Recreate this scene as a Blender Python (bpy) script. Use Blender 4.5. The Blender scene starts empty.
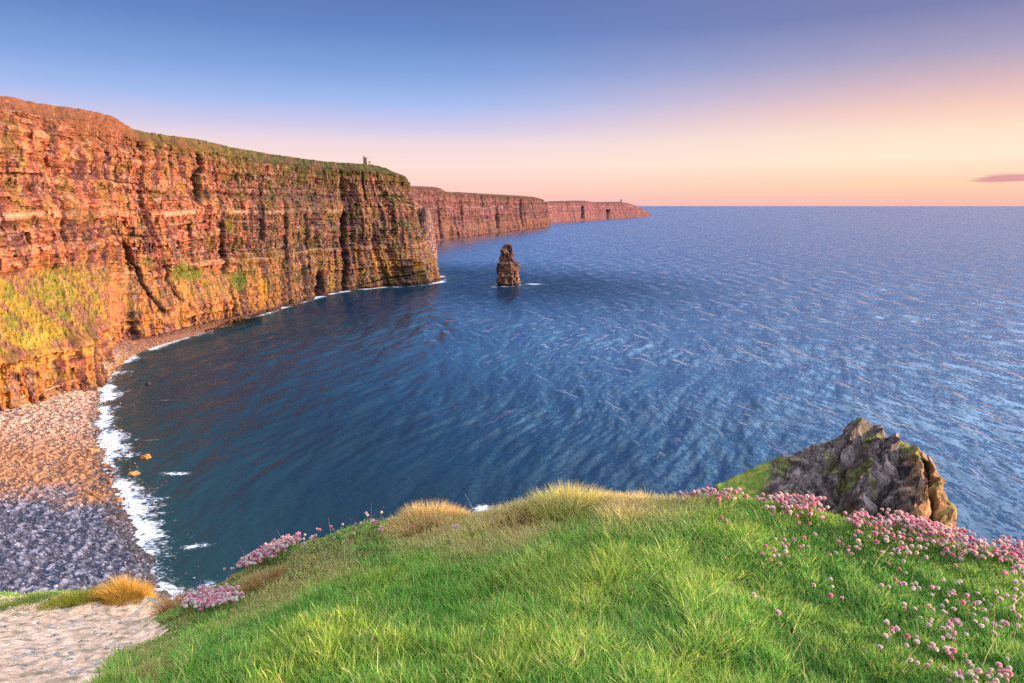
import bpy, math, random
import numpy as np
from mathutils import Vector

rng = np.random.default_rng(7)
random.seed(7)
SC = bpy.context.scene
COL = SC.collection
F = 667.0
P = math.atan((341.5 - 205.3) / F)
SP, CP = math.sin(P), math.cos(P)
H = 130.0
SUN_AZ, SUN_EL = math.radians(88), math.radians(8.5)

# ------------------------------------------------------------------ view helpers
def ray(px, py):
    dx = (px - 512) / F; dv = (341.5 - py) / F
    return np.array([dx, CP + dv * SP, -SP + dv * CP])
def on_z(px, py, z=0.0):
    d = ray(px, py); t = (z - H) / d[2]
    return np.array([0, 0, H]) + d * t
def at_y(px, py, Y):
    d = ray(px, py); return np.array([0, 0, H]) + d * (Y / d[1])
def project(p):
    x, y, z = p[..., 0], p[..., 1], p[..., 2] - H
    f = y * CP - z * SP; u = y * SP + z * CP
    f = np.where(f < 0.05, 0.05, f)
    return 512 + F * x / f, 341.5 - F * u / f

# ------------------------------------------------------------------ noise
def _h(ix, iy, iz, seed):
    n = (ix.astype(np.int64) * 374761393 + iy.astype(np.int64) * 668265263 + iz.astype(np.int64) * 2147483647 + seed * 974634777) & 0xFFFFFFFF
    n = ((n ^ (n >> 13)) * 1274126177) & 0xFFFFFFFF
    n = ((n ^ (n >> 16)) * 2246822519) & 0xFFFFFFFF
    return (n ^ (n >> 15)) & 0xFFFFFFFF
def hash01(i, seed=0):
    i = np.asarray(i); z = np.zeros_like(i)
    return _h(i, z, z, seed) / 4294967295.0
def hash2(i, j, seed=0):
    return _h(np.asarray(i), np.asarray(j), np.zeros_like(np.asarray(i)), seed) / 4294967295.0
def noise(x, y, z=None, seed=0):
    x = np.asarray(x, float); y = np.asarray(y, float) + 0 * x
    x = x + 0 * y
    def q(t): return t * t * t * (t * (t * 6 - 15) + 10)
    xi = np.floor(x); yi = np.floor(y); xf = x - xi; yf = y - yi
    u = q(xf); v = q(yf)
    if z is None:
        zs = [(0, 1.0)]; zf = None
        zi = np.zeros_like(xi)
    else:
        z = np.asarray(z, float) + 0 * x; zi = np.floor(z); zf = z - zi; w = q(zf)
    out = 0
    for dz in ((0,) if z is None else (0, 1)):
        for dy in (0, 1):
            for dx in (0, 1):
                hh = _h(xi + dx, yi + dy, zi + dz, seed)
                a = (hh & 0xFFFF) / 65535.0 * 2 * np.pi
                if z is None:
                    g = np.cos(a) * (xf - dx) + np.sin(a) * (yf - dy)
                    wt = (u if dx else 1 - u) * (v if dy else 1 - v)
                else:
                    c = ((hh >> 16) & 0xFFFF) / 65535.0 * 2 - 1; s_ = np.sqrt(1 - c * c)
                    g = s_ * np.cos(a) * (xf - dx) + s_ * np.sin(a) * (yf - dy) + c * (zf - dz)
                    wt = (u if dx else 1 - u) * (v if dy else 1 - v) * (w if dz else 1 - w)
                out = out + g * wt
    return out * 1.5
def fbm(x, y, z=None, o=4, seed=0, gain=.5):
    a = 1; s = 0; k = 1
    for i in range(o):
        s = s + a * noise(x * k, y * k, None if z is None else z * k, seed + i); a *= gain; k *= 2.03
    return s
def ridged(x, y, o=3, seed=0):
    a = 1; s = 0; k = 1; n = 0
    for i in range(o):
        s = s + a * (1 - 2 * np.abs(noise(x * k, y * k, None, seed + i))); n += a; a *= .5; k *= 2.1
    return s / n
def sstep(a, b, x):
    t = np.clip((x - a) / (b - a), 0, 1); return t * t * (3 - 2 * t)
def mix(a, b, t):
    return a + (b - a) * t
def cmix(c, col, t):
    return c + (np.array(col) - c) * np.clip(t, 0, 1)[..., None]

# ------------------------------------------------------------------ mesh helpers
def mesh_raw(name, verts, loops, starts, totals, mat=None, parent=None, colors=None, attrs=None, smooth=False):
    me = bpy.data.meshes.new(name)
    me.vertices.add(len(verts)); me.vertices.foreach_set('co', np.ascontiguousarray(verts, dtype=np.float32).ravel())
    me.loops.add(len(loops)); me.loops.foreach_set('vertex_index', np.ascontiguousarray(loops, dtype=np.int32))
    me.polygons.add(len(starts)); me.polygons.foreach_set('loop_start', np.ascontiguousarray(starts, dtype=np.int32))
    me.polygons.foreach_set('loop_total', np.ascontiguousarray(totals, dtype=np.int32))
    me.update(calc_edges=True)
    if colors is not None:
        a = me.color_attributes.new('Col', 'FLOAT_COLOR', 'POINT')
        c = np.ones((len(verts), 4), np.float32); c[:, :3] = colors
        a.data.foreach_set('color', c.ravel())
    for k, v in (attrs or {}).items():
        a = me.attributes.new(k, 'FLOAT', 'POINT'); a.data.foreach_set('value', np.ascontiguousarray(v, dtype=np.float32).ravel())
    me.polygons.foreach_set('use_smooth', np.full(len(starts), smooth))
    if mat: me.materials.append(mat)
    me.validate(verbose=False)
    o = bpy.data.objects.new(name, me); COL.objects.link(o)
    if parent: o.parent = parent
    return o
def grid_mesh(name, Pg, mat, colors=None, attrs=None, smooth=False, closed=False, flip=False, mask=None, parent=None):
    n, m = Pg.shape[:2]
    idx = np.arange(n * m).reshape(n, m)
    if closed: idx = np.vstack([idx, idx[:1]])
    a = idx[:-1, :-1]; b = idx[1:, :-1]; c = idx[1:, 1:]; d = idx[:-1, 1:]
    q = np.stack([a, d, c, b] if flip else [a, b, c, d], -1)
    if mask is not None:
        q = q[mask[:-1, :-1] & mask[1:, :-1] & mask[1:, 1:] & mask[:-1, 1:]]
    q = q.reshape(-1, 4)
    k = len(q)
    return mesh_raw(name, Pg.reshape(-1, 3), q.ravel(), np.arange(k) * 4, np.full(k, 4), mat, parent,
                    None if colors is None else colors.reshape(-1, 3), attrs, smooth)
def facets(name, verts, faces, mat, parent=None, smooth=False, colors=None):
    lp = [i for f in faces for i in f]; tot = [len(f) for f in faces]
    st = np.concatenate([[0], np.cumsum(tot)[:-1]])
    return mesh_raw(name, np.array(verts, float), lp, st, tot, mat, parent, colors, None, smooth)
def tag(o, label=None, cat=None, group=None, kind=None):
    if label: o['label'] = label
    if cat: o['category'] = cat
    if group: o['group'] = group
    if kind: o['kind'] = kind
    return o

# ------------------------------------------------------------------ materials
def new_mat(name):
    m = bpy.data.materials.new(name); m.use_nodes = True
    nt = m.node_tree; b = nt.nodes['Principled BSDF']; return m, nt, b
def N(nt, typ, **kw):
    n = nt.nodes.new(typ)
    for k, v in kw.items():
        if k in n.inputs.keys(): n.inputs[k].default_value = v
        else: setattr(n, k, v)
    return n
def attr_mat(name, scale=1.0, vary=.25, bump=.3, bdist=.1, rough=.9, spec=.2, nscale=(1, 1, 1), detail=8):
    m, nt, b = new_mat(name); L = nt.links.new
    at = N(nt, 'ShaderNodeAttribute', attribute_name='Col')
    geo = N(nt, 'ShaderNodeNewGeometry')
    mp = N(nt, 'ShaderNodeMapping'); mp.inputs['Scale'].default_value = nscale
    L(geo.outputs['Position'], mp.inputs['Vector'])
    no = N(nt, 'ShaderNodeTexNoise', Scale=scale, Detail=detail, Roughness=.65)
    L(mp.outputs[0], no.inputs['Vector'])
    mr = N(nt, 'ShaderNodeMapRange'); mr.inputs['From Min'].default_value = .3; mr.inputs['From Max'].default_value = .7
    mr.inputs['To Min'].default_value = 1 - vary; mr.inputs['To Max'].default_value = 1 + vary
    L(no.outputs['Fac'], mr.inputs['Value'])
    vm = N(nt, 'ShaderNodeVectorMath', operation='SCALE')
    L(at.outputs['Color'], vm.inputs[0]); L(mr.outputs[0], vm.inputs['Scale'])
    L(vm.outputs[0], b.inputs['Base Color'])
    b.inputs['Roughness'].default_value = rough; b.inputs['Specular IOR Level'].default_value = spec
    if bump:
        bp = N(nt, 'ShaderNodeBump', Strength=bump, Distance=bdist)
        L(no.outputs['Fac'], bp.inputs['Height']); L(bp.outputs[0], b.inputs['Normal'])
    return m
def leaf_mat(name, trans=.42):
    m, nt, b = new_mat(name); L = nt.links.new
    at = N(nt, 'ShaderNodeAttribute', attribute_name='Col')
    L(at.outputs['Color'], b.inputs['Base Color']); b.inputs['Roughness'].default_value = .55; b.inputs['Specular IOR Level'].default_value = .25
    tr = N(nt, 'ShaderNodeBsdfTranslucent'); L(at.outputs['Color'], tr.inputs['Color'])
    mx = N(nt, 'ShaderNodeMixShader'); mx.inputs[0].default_value = trans
    L(b.outputs[0], mx.inputs[1]); L(tr.outputs[0], mx.inputs[2]); L(mx.outputs[0], nt.nodes['Material Output'].inputs['Surface'])
    return m
M_cliff = attr_mat('cliff_rock', .25, .35, .6, 1.2, .95, .1, nscale=(1, 1, 2.2), detail=10)
M_far = attr_mat('far_cliff_rock', .05, .3, .4, 3, .95, .05, nscale=(1, 1, 2.2), detail=8)
M_out = attr_mat('crag_rock', .5, .45, .8, .5, .9, .15, detail=12)
M_beach = attr_mat('beach_shingle', 1.2, .35, .8, .5, .9, .15, detail=8)
M_soil = attr_mat('ground_soil', 22, .45, .8, .02, .95, .1, detail=10)
M_leaf = leaf_mat('grass_blade', .45)
M_petal = leaf_mat('thrift_petal', .4)
M_stone = attr_mat('loose_stone', 3, .3, .5, .2, .85, .2)
def flat_mat(name, col, rough=.8):
    m, nt, b = new_mat(name); L = nt.links.new
    tc = N(nt, 'ShaderNodeNewGeometry'); no = N(nt, 'ShaderNodeTexNoise', Scale=.8, Detail=8)
    L(tc.outputs['Position'], no.inputs['Vector'])
    r = N(nt, 'ShaderNodeMix', data_type='RGBA'); r.inputs[6].default_value = (*[c * .65 for c in col], 1); r.inputs[7].default_value = (*[min(1, c * 1.35) for c in col], 1)
    L(no.outputs['Fac'], r.inputs[0]); L(r.outputs[2], b.inputs['Base Color']); b.inputs['Roughness'].default_value = rough
    return m
M_tower = flat_mat('tower_stone', (.30, .23, .19)); M_door = flat_mat('dark_door', (.05, .03, .02))

# ------------------------------------------------------------------ cliffs
STR = None
def strata(z, s, thick, seed, sharp=.18):
    """per-bed offset, constant inside a bed with short ramps between beds"""
    q = z / thick; i = np.floor(q); f = q - i
    blk = np.floor(s / (thick * 5.0) + hash01(i.astype(np.int64), seed + 5) * 7)
    a = .6 * hash01(i.astype(np.int64), seed) + .4 * hash2(i.astype(np.int64), blk.astype(np.int64), seed + 1)
    b = .6 * hash01(i.astype(np.int64) + 1, seed) + .4 * hash2(i.astype(np.int64) + 1, blk.astype(np.int64), seed + 1)
    return mix(a, b, sstep(1 - sharp, 1, f)) - .5
def resample(pts, n, smooth=True):
    pts = np.array(pts, float)
    d = np.concatenate([[0], np.cumsum(np.linalg.norm(np.diff(pts[:, :2], axis=0), axis=1))])
    return d
def catmull(t, T, V):
    i = np.clip(np.searchsorted(T, t) - 1, 0, len(T) - 2)
    m = np.zeros_like(V)
    m[1:-1] = (V[2:] - V[:-2]) / (T[2:] - T[:-2])[:, None]; m[0] = (V[1] - V[0]) / (T[1] - T[0]); m[-1] = (V[-1] - V[-2]) / (T[-1] - T[-2])
    h = (T[i + 1] - T[i])[:, None]; u = ((t - T[i])[:, None] / h)
    return (2*u**3 - 3*u**2 + 1) * V[i] + (u**3 - 2*u**2 + u) * h * m[i] + (-2*u**3 + 3*u**2) * V[i+1] + (u**3 - u**2) * h * m[i+1]

def build_cliff(name, stn, ns, nv, mat, amp=1.0, seed=0, turf=.07, lscale=1.0, patches=(), gul=(), plateau=260, reds=1.0, tint=None, TL=1e9, rise=-.05, pcol=(.11, .12, .028), dgain=1.0, lead=0, gain=(.66, .545, .475)):
    """stn rows: base xyz, top xyz, talus weight, talus low frac, talus high frac"""
    S = np.array(stn, float)
    T = np.concatenate([[0], np.cumsum(.5 * np.linalg.norm(np.diff(S[:, :2], axis=0), axis=1) + .5 * np.linalg.norm(np.diff(S[:, 3:5], axis=0), axis=1))])
    s = np.linspace(0, T[-1], ns); V = catmull(s, T, S); s = s - T[lead]
    B = V[:, None, 0:3]; Tp = V[:, None, 3:6]; w = np.clip(V[:, 6], 0, 1)[:, None]; k1 = V[:, 7][:, None]; k2 = V[:, 8][:, None]
    v = np.linspace(-.04, 1, nv)[None, :]
    vc = np.clip(v, 0, 1)
    h0 = np.where(vc < 1 - turf, vc / (1 - turf) * .62, .62 + (vc - 1 + turf) / turf * .38)
    ht = np.where(vc < k1, vc / k1 * .06, np.where(vc < k2, .06 + (vc - k1) / (k2 - k1) * .56, np.where(vc < 1 - turf, .62 + (vc - k2) / (1 - turf - k2) * .16, .78 + (vc - 1 + turf) / turf * .22)))
    h = mix(h0, ht, w)
    Z = B[..., 2] + v * (Tp[..., 2] - B[..., 2])
    X = B[..., 0] + h * (Tp[..., 0] - B[..., 0]); Y = B[..., 1] + h * (Tp[..., 1] - B[..., 1])
    nx = S[0, 0] * 0 + (B[..., 0] - Tp[..., 0]); ny = (B[..., 1] - Tp[..., 1]); nn = np.hypot(nx, ny) + 1e-6
    # seaward direction from the smoothed base tangent
    tx = np.gradient(V[:, 0]); ty = np.gradient(V[:, 1])
    kx = ty; ky = -tx; sg = np.sign(np.sum(kx * nx[:, 0] + ky * ny[:, 0])); kx = kx * sg; ky = ky * sg
    kn = np.hypot(kx, ky) + 1e-6
    nx = (.5 * nx / nn + (kx / kn)[:, None]); ny = (.5 * ny / nn + (ky / kn)[:, None]); nn = np.hypot(nx, ny) + 1e-6; nx = nx / nn; ny = ny / nn
    ss = s[:, None] + 0 * v; L = lscale
    warp = 6 * L * noise(ss / (70 * L), Z / (200 * L), None, seed + 50)
    zz = Z + warp * .5
    sw = ss + 10 * L * noise(ss / (60 * L), Z / (90 * L), None, seed + 60)
    r1 = ridged(sw / (95 * L), Z / (520 * L), 2, seed)
    r2 = ridged(sw / (30 * L), Z / (190 * L), 3, seed + 10)
    n3 = fbm(sw / (10 * L), Z / (46 * L), None, 3, seed + 20)
    n4 = fbm(ss / (3.2 * L), Z / (4.5 * L), None, 4, seed + 30)
    cr = sstep(.80, .97, 1 - np.abs(noise(sw / (42 * L), Z / (600 * L), None, seed + 40))) * sstep(-.2, .25, noise(ss / (60 * L), Z / (70 * L), None, seed + 41))
    soft = 1 - .5 * w
    def blocks(th, wd, sd):
        q = np.floor((zz + 1.2 * noise(ss / 30, Z / 60, None, sd)) / th); off = hash01(q.astype(np.int64), sd) * wd
        k = np.floor((ss + 2.0 * noise(ss / 9, Z / 30, None, sd + 1) + off) / (wd * (.6 + .8 * hash01(q.astype(np.int64), sd + 3))))
        return hash2(q.astype(np.int64), k.astype(np.int64), sd + 2) - .5
    bk1 = blocks(3.4 * L, 6.5 * L, seed + 200); bk2 = blocks(8.5 * L, 13 * L, seed + 210); bk3 = blocks(1.7 * L, 3.0 * L, seed + 220)
    d = 14 * r1 * dgain + 4.0 * r2 * soft + 2.0 * n3 * (1 - .3 * w) + .8 * n4 - 5 * cr * soft + 2.2 * bk1 + 3.0 * bk2 + .9 * bk3
    d = d + 5.5 * strata(zz, ss, 17 * L, seed + 70) + 3.2 * strata(zz, ss, 6.1 * L, seed + 71) + 1.8 * strata(zz, ss, 2.3 * L, seed + 72, .3)
    qx, qy = project(np.stack([X, Y, Z], -1))
    gully_shade = np.zeros_like(X)
    def find(px, py):
        i, j = np.unravel_index(np.argmin((qx - px) ** 2 + (qy - py) ** 2 + 1e5 * (s[:, None] > TL)), qx.shape); return s[i], vc[0, j]
    for (ax, ay, bx, by, gw, gd) in gul:
        sa_, va = find(ax, ay); sb_, vb = find(bx, by)   # upper, lower end
        cen = sb_ + (sa_ - sb_) * np.clip((vc - vb) / max(va - vb, .02), -.3, 1.3) + 3.2 * noise(vc * 14, ss * 0 + gw * 9) + 1.5 * n4
        gully_shade = np.maximum(gully_shade, np.exp(-((ss - cen) / (gw * 1.1)) ** 2) * sstep(vb - .03, vb + .02, vc) * (1 - sstep(va - .03, va + .05, vc)))
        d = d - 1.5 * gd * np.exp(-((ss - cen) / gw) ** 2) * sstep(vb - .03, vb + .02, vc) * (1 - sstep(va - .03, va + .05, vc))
    inT = w * sstep(0, .03, vc - k1) * (1 - sstep(-.03, .02, vc - k2))   # on the talus slope
    turfm = sstep(1 - turf * 1.1, 1 - turf * .5, vc + .02 * noise(ss / (20 * L), Z * 0 + 3.3, None, seed + 90))
    d = d * amp * L * (1 - .6 * inT) * (1 - .55 * turfm)
    d = d - 6 * amp * L
    X = X + nx * d; Y = Y + ny * d
    Z = Z + (1 - vc) * 0 + .8 * L * n4 * inT + turfm * 1.2 * L * n3 * .5
    Pg = np.stack([X, Y, Z], -1)
    # plateau rows
    rows = []
    ux = (V[:, 3] - V[:, 0]); uy = (V[:, 4] - V[:, 1]); un = np.hypot(ux, uy); ux /= un; uy /= un
    npl = 26
    for i in range(1, npl + 1):
        q = plateau * (i / npl) ** 1.6
        zt = V[:, 5] + .8 * L * noise(s / (25 * L), s * 0 + q / 30, None, seed + 8) * min(1, q / 20) + q * rise
        rows.append(np.stack([X[:, -1] + ux * q, Y[:, -1] + uy * q, zt], -1))
    Pl = np.stack(rows, 1)
    G = np.concatenate([Pg, Pl], 1)
    # colours
    e1 = np.gradient(Pg, axis=0); e2 = np.gradient(Pg, axis=1); nr = np.cross(e1, e2); nr /= (np.linalg.norm(nr, axis=-1, keepdims=True) + 1e-9)
    up = np.abs(nr[..., 2])
    C = np.zeros(Pg.shape) + np.array([.30, .115, .075])
    b1 = strata(zz, ss, 17 * L, seed + 70); b2 = strata(zz, ss, 6.1 * L, seed + 71); b3 = strata(zz, ss, 2.3 * L, seed + 72, .3)
    C = cmix(C, (.42, .16, .09), sstep(-.1, .5, b1 + .6 * b2 + .4 * n3))
    C = cmix(C, (.16, .07, .065), sstep(.0, .5, -b1 - .6 * b2 + .35 * fbm(ss / (25 * L), Z / (30 * L), None, 3, seed + 100)) * .8)
    C = cmix(C, (.52, .25, .15), sstep(.15, .45, b3 + .35 * n3) * .55)
    C = cmix(C, (.10, .055, .055), sstep(.2, .45, -b3 + .25 * n3) * .6)
    st1 = fbm(sw / (7 * L), Z / (70 * L), None, 3, seed + 110)
    C = C * (1 + .75 * bk1 + .35 * bk2 + .7 * bk3)[..., None]
    low = 1 - sstep(.15, .55, vc)
    C = cmix(C, (.50, .24, .05), sstep(.10, .5, st1 + .15 * low) * (.2 + .55 * low))
    C = cmix(C, (.07, .045, .055), sstep(.05, .45, -st1 + .3 * n4) * .75)
    mossn = fbm(ss / (22 * L), Z / (26 * L), None, 4, seed + 120)
    C = cmix(C, (.21, .17, .03), sstep(.15, .55, mossn + .25 * vc - .15) * .5)
    C = cmix(C, (.06, .075, .02), sstep(.26, .55, fbm(sw / (14 * L), Z / (22 * L), None, 3, seed + 130)) * (.35 + .35 * sstep(150, 260, project(Pg)[0])))
    pale = .5 * np.exp(-((zz - 98 * 1) / (1.4 * L)) ** 2) + .7 * np.exp(-((zz - 66) / (1.2 * L)) ** 2) + .6 * np.exp(-((zz - 150) / (1.4 * L)) ** 2) + 1.1 * np.exp(-((zz - 123) / (2.0 * L)) ** 2) + .7 * np.exp(-((zz - 183) / (1.3 * L)) ** 2) + .4 * np.exp(-((zz - 112) / (1.0 * L)) ** 2)
    C = cmix(C, (.62, .40, .27), pale * sstep(-.25, .3, noise(ss / (35 * L), Z / 50, None, seed + 140)) * .8)
    C = cmix(C, (.42, .30, .26), sstep(.42, .62, fbm(ss / (9 * L), Z / (7 * L), None, 3, seed + 150)) * .6)
    C = C * (1 + .3 * n4[..., None])
    # talus: heather-brown slope with yellow-green strips running down it
    tl = fbm((ss + Z * 1.5 + 2.5 * n3) / (12 * L), Z / (110 * L), None, 4, seed + 160)
    Ct = np.zeros(C.shape) + np.array([.23, .13, .07])
    Ct = cmix(Ct, (.30, .23, .03), sstep(-.05, .4, tl + .3 * n4) * .9); Ct = cmix(Ct, (.15, .19, .03), sstep(.2, .55, fbm(ss / 16, Z / 12, None, 3, seed + 170)) * .8)
    Ct = Ct * (1 + .35 * n4[..., None])
    C = mix(C, Ct, (inT * .95)[..., None])
    C = cmix(C, (.58, .36, .09), w * (1 - sstep(-.02, .02, vc - k1)) * sstep(.3, .6, vc / k1) * .75 * sstep(-.3, .3, noise(ss / 14, Z / 9, None, seed + 180)))
    for (ppx, ppy, aw, av, sk, col, st_) in patches:
        ps, pv = find(ppx, ppy); q = np.exp(-(((ss - ps + (vc - pv) * sk) / aw) ** 2 + ((vc - pv) / av) ** 2))
        C = cmix(C, col, sstep(.25, .7, q + .45 * n3 + .3 * n4) * st_)
    tpx = project(Tp + 0 * X[..., None])[0]
    heath = 1 - sstep(128, 145, tpx)
    tcol = cmix(np.zeros(C.shape) + np.array([.095, .085, .022]), (.15, .14, .03), sstep(-.2, .4, fbm(ss / 9, Z / 7, None, 3, seed + 97))); tcol = cmix(tcol, (.22, .10, .05), sstep(.0, .4, mossn) * .7)
    tcol = cmix(tcol, (.22, .09, .05), heath * .85)
    tm2 = sstep(1 - turf * 2.6, 1 - turf * .9, vc + .05 * fbm(ss / (18 * L), Z / (30 * L), None, 3, seed + 95) * 2)
    C = mix(C, tcol, (tm2 * .9)[..., None])
    C = cmix(C, (.045, .04, .045), gully_shade * .75)  # shade of the gullies painted into the rock colour
    hp = sstep(190, 300, project(Pg)[0])[..., None]; C = C * (1 - hp * np.array([.40, .24, .14]))  # headland's browner tone, dimmed further to paint in weaker sun fill
    wet = 1 - sstep(2, 7, Z + 2 * n4)
    C = cmix(C, (.05, .035, .03), wet * .8 * (Z < 9))
    if tint is not None: C = C * (1 - tint[3]) + np.array(tint[:3]) * tint[3]  # pink shift of distance haze mixed into the rock colour
    Cp = np.zeros(Pl.shape) + np.array(pcol); Cp = cmix(Cp, (.17, .13, .05), sstep(-.2, .3, noise(Pl[..., 0] / 14, Pl[..., 1] / 14))); Cp = cmix(Cp, (.20, .09, .05), (1 - sstep(128, 145, project(Tp)[0])) * .85 + 0 * Pl[..., 0])
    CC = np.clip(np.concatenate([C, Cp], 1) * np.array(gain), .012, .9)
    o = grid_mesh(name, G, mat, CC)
    return o, V, T

def Bz(px, py, z=0): return list(on_z(px, py, z))
def Tw(px, py, Y): return list(at_y(px, py, Y))
main = [
 [-230, -60, 8,              -330, -110, 150, 1, .13, .36],
 [-300, 110, 8,              -440, 110, 195, 1, .13, .36],
 #  base                       top
 [-330, 250, 8,              -470, 260, 200, 1, .13, .365],
 [-352, 340, 8,              -470, 370, 205, 1, .13, .365],
 Bz(0, 406, 8) +             Tw(-60, 85, 470) + [1, .13, .365],
 Bz(55, 390, 8) +            Tw(0, 95.5, 540) + [1, .13, .365],
 Bz(100, 374, 8) +           Tw(50, 104.5, 600) + [.95, .13, .355],
 Bz(104, 361, 8) +           Tw(90, 110.5, 650) + [.75, .12, .34],
 Bz(122, 345, 6) +           Tw(118, 117, 690) + [.5, .11, .30],
 Bz(170, 335, 5) +           Tw(139, 130, 745) + [.4, .12, .28],
 Bz(228, 321, 3) +           Tw(200, 139.5, 850) + [.5, .12, .26],
 Bz(262, 313, 1) +           Tw(245, 149, 935) + [.2, .12, .26],
 Bz(300, 302, 0) +           Tw(290, 156.5, 1030) + [0, .1, .2],
 Bz(335, 292, 0) +           Tw(325, 161, 1090) + [0, .1, .2],
 Bz(378, 287, 0) +           Tw(358, 163.5, 1140) + [0, .1, .2],
 Bz(412, 285.5, 0) +           Tw(376, 165, 1175) + [0, .1, .2],
 Bz(433, 282.5, 0) +         Tw(389, 169, 1200) + [0, .1, .2],
 Bz(433, 277, 0) +           Tw(393, 175, 1230) + [0, .1, .2],
 [-190, 1330, 0,             -265, 1300, 186, 0, .1, .2],
 [-320, 1480, 0,             -400, 1420, 186, 0, .1, .2],
]
cliff, VM, TM = build_cliff('cliff', main, 1760, 420, M_cliff, 1.0, 3, lead=2,
    TL=1e9,
    patches=[(184, 272, 30, .045, 240, (.12, .16, .025), .95), (240, 281, 19, .06, 60, (.12, .16, .025), .95), (232, 229, 11, .05, 0, (.14, .16, .03), .8), (150, 262, 14, .03, 0, (.14, .15, .03), .6),
             (60, 292, 22, .05, 160, (.22, .22, .03), .8), (262, 292, 9, .10, 0, (.62, .30, .03), .8), (330, 280, 8, .12, 0, (.5, .28, .04), .6),
             (383, 262, 13, .10, 0, (.24, .24, .29), .85), (408, 235, 22, .2, 0, (.25, .17, .13), .55), (425, 262, 14, .15, 0, (.28, .17, .13), .6), (300, 200, 60, .10, 0, (.17, .10, .08), .5), (260, 215, 14, .12, 0, (.13, .08, .08), .6), (115, 300, 14, .1, 0, (.5, .2, .1), .5), (40, 340, 22, .02, 0, (.5, .40, .06), .6)],
    gul=[(224, 228, 224, 272, 3.2, 20), (196, 158, 195, 200, 4, 14), (129, 243, 160, 312, 2.4, 7), (163, 268, 177, 300, 2.6, 9), (286, 222, 285, 262, 4, 18), (318, 276, 317, 303, 6, 22),
         (345, 215, 343, 290, 4, 12), (305, 225, 309, 290, 3, 8), (388, 188, 390, 235, 4, 10), (408, 268, 409, 284, 7, 14), (262, 190, 262, 240, 4, 9), (365, 235, 363, 284, 4, 10), (68, 215, 70, 270, 4, 8), (232, 285, 233, 318, 4, 12)])
tag(cliff, 'tall red brown layered sea cliff curving round the bay to a headland', 'cliff', kind='structure')

def st(bx, by, tx, ty, dY, tal=.3):
    b = on_z(bx, by, 0); return list(b) + list(at_y(tx, ty, b[1] + dY)) + [tal, .1, .3]
far1 = [
 [-330, 1900, 0,   -420, 1950, 186, 0, .1, .2],
 st(405, 248, 396, 185.5, 110, 0), st(432, 242, 426, 186.5, 110), st(446, 239.8, 438, 187.5, 90), st(453, 238.6, 446, 191.5, 120, .1), st(468, 237, 462, 192.3, 120), st(500, 232.8, 494, 194.3, 130), st(530, 229.2, 523, 196, 130, .1),
 st(545, 227.3, 538, 198, 130, 0), st(548, 226, 543, 203, 170, 0),
 [230, 4700, 0,    120, 4900, 140, 0, .1, .2],
]
far1 = [list(map(float, q)) for q in far1]
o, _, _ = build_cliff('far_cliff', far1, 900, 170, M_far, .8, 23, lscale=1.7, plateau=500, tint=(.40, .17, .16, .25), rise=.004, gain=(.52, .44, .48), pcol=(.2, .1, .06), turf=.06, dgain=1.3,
    gul=[(497, 205, 497, 228, 14, 40), (520, 200, 521, 226, 12, 30), (436, 200, 440, 238, 12, 24)])
tag(o, 'distant reddish flat topped cliff behind the main headland', 'cliff', kind='structure')
far2 = [
 [60, 4500, 0,     20, 4700, 150, 0, .1, .2],
 st(528, 224.6, 524, 201.5, 160, 0), st(545, 223.4, 541, 201.5, 160), st(560, 222.0, 556, 202, 160), st(575, 221.2, 571, 200.8, 160), st(588, 220.4, 584, 200.8, 160), st(600, 219.7, 595, 202.3, 170), st(612, 219, 606, 202.3, 180),
 st(628, 218.2, 621, 202.0, 200), st(638, 217.6, 631, 204.2, 220), st(645, 217.0, 639, 207.5, 200), st(648.5, 216.2, 644, 211.5, 140, 0), st(649, 215.2, 644, 212, 120, 0),
 [1500, 8800, 0,   1400, 8900, 60, 0, .1, .2],
]
far2 = [list(map(float, q)) for q in far2]
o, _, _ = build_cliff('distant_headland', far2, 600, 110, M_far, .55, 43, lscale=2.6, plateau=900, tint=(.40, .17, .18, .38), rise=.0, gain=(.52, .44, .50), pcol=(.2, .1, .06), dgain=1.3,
    gul=[(582, 207, 582, 219, 26, 60), (608, 210, 608, 218.5, 26, 50)])
tag(o, 'farthest low red headland ending at the horizon', 'headland', kind='structure')

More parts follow.
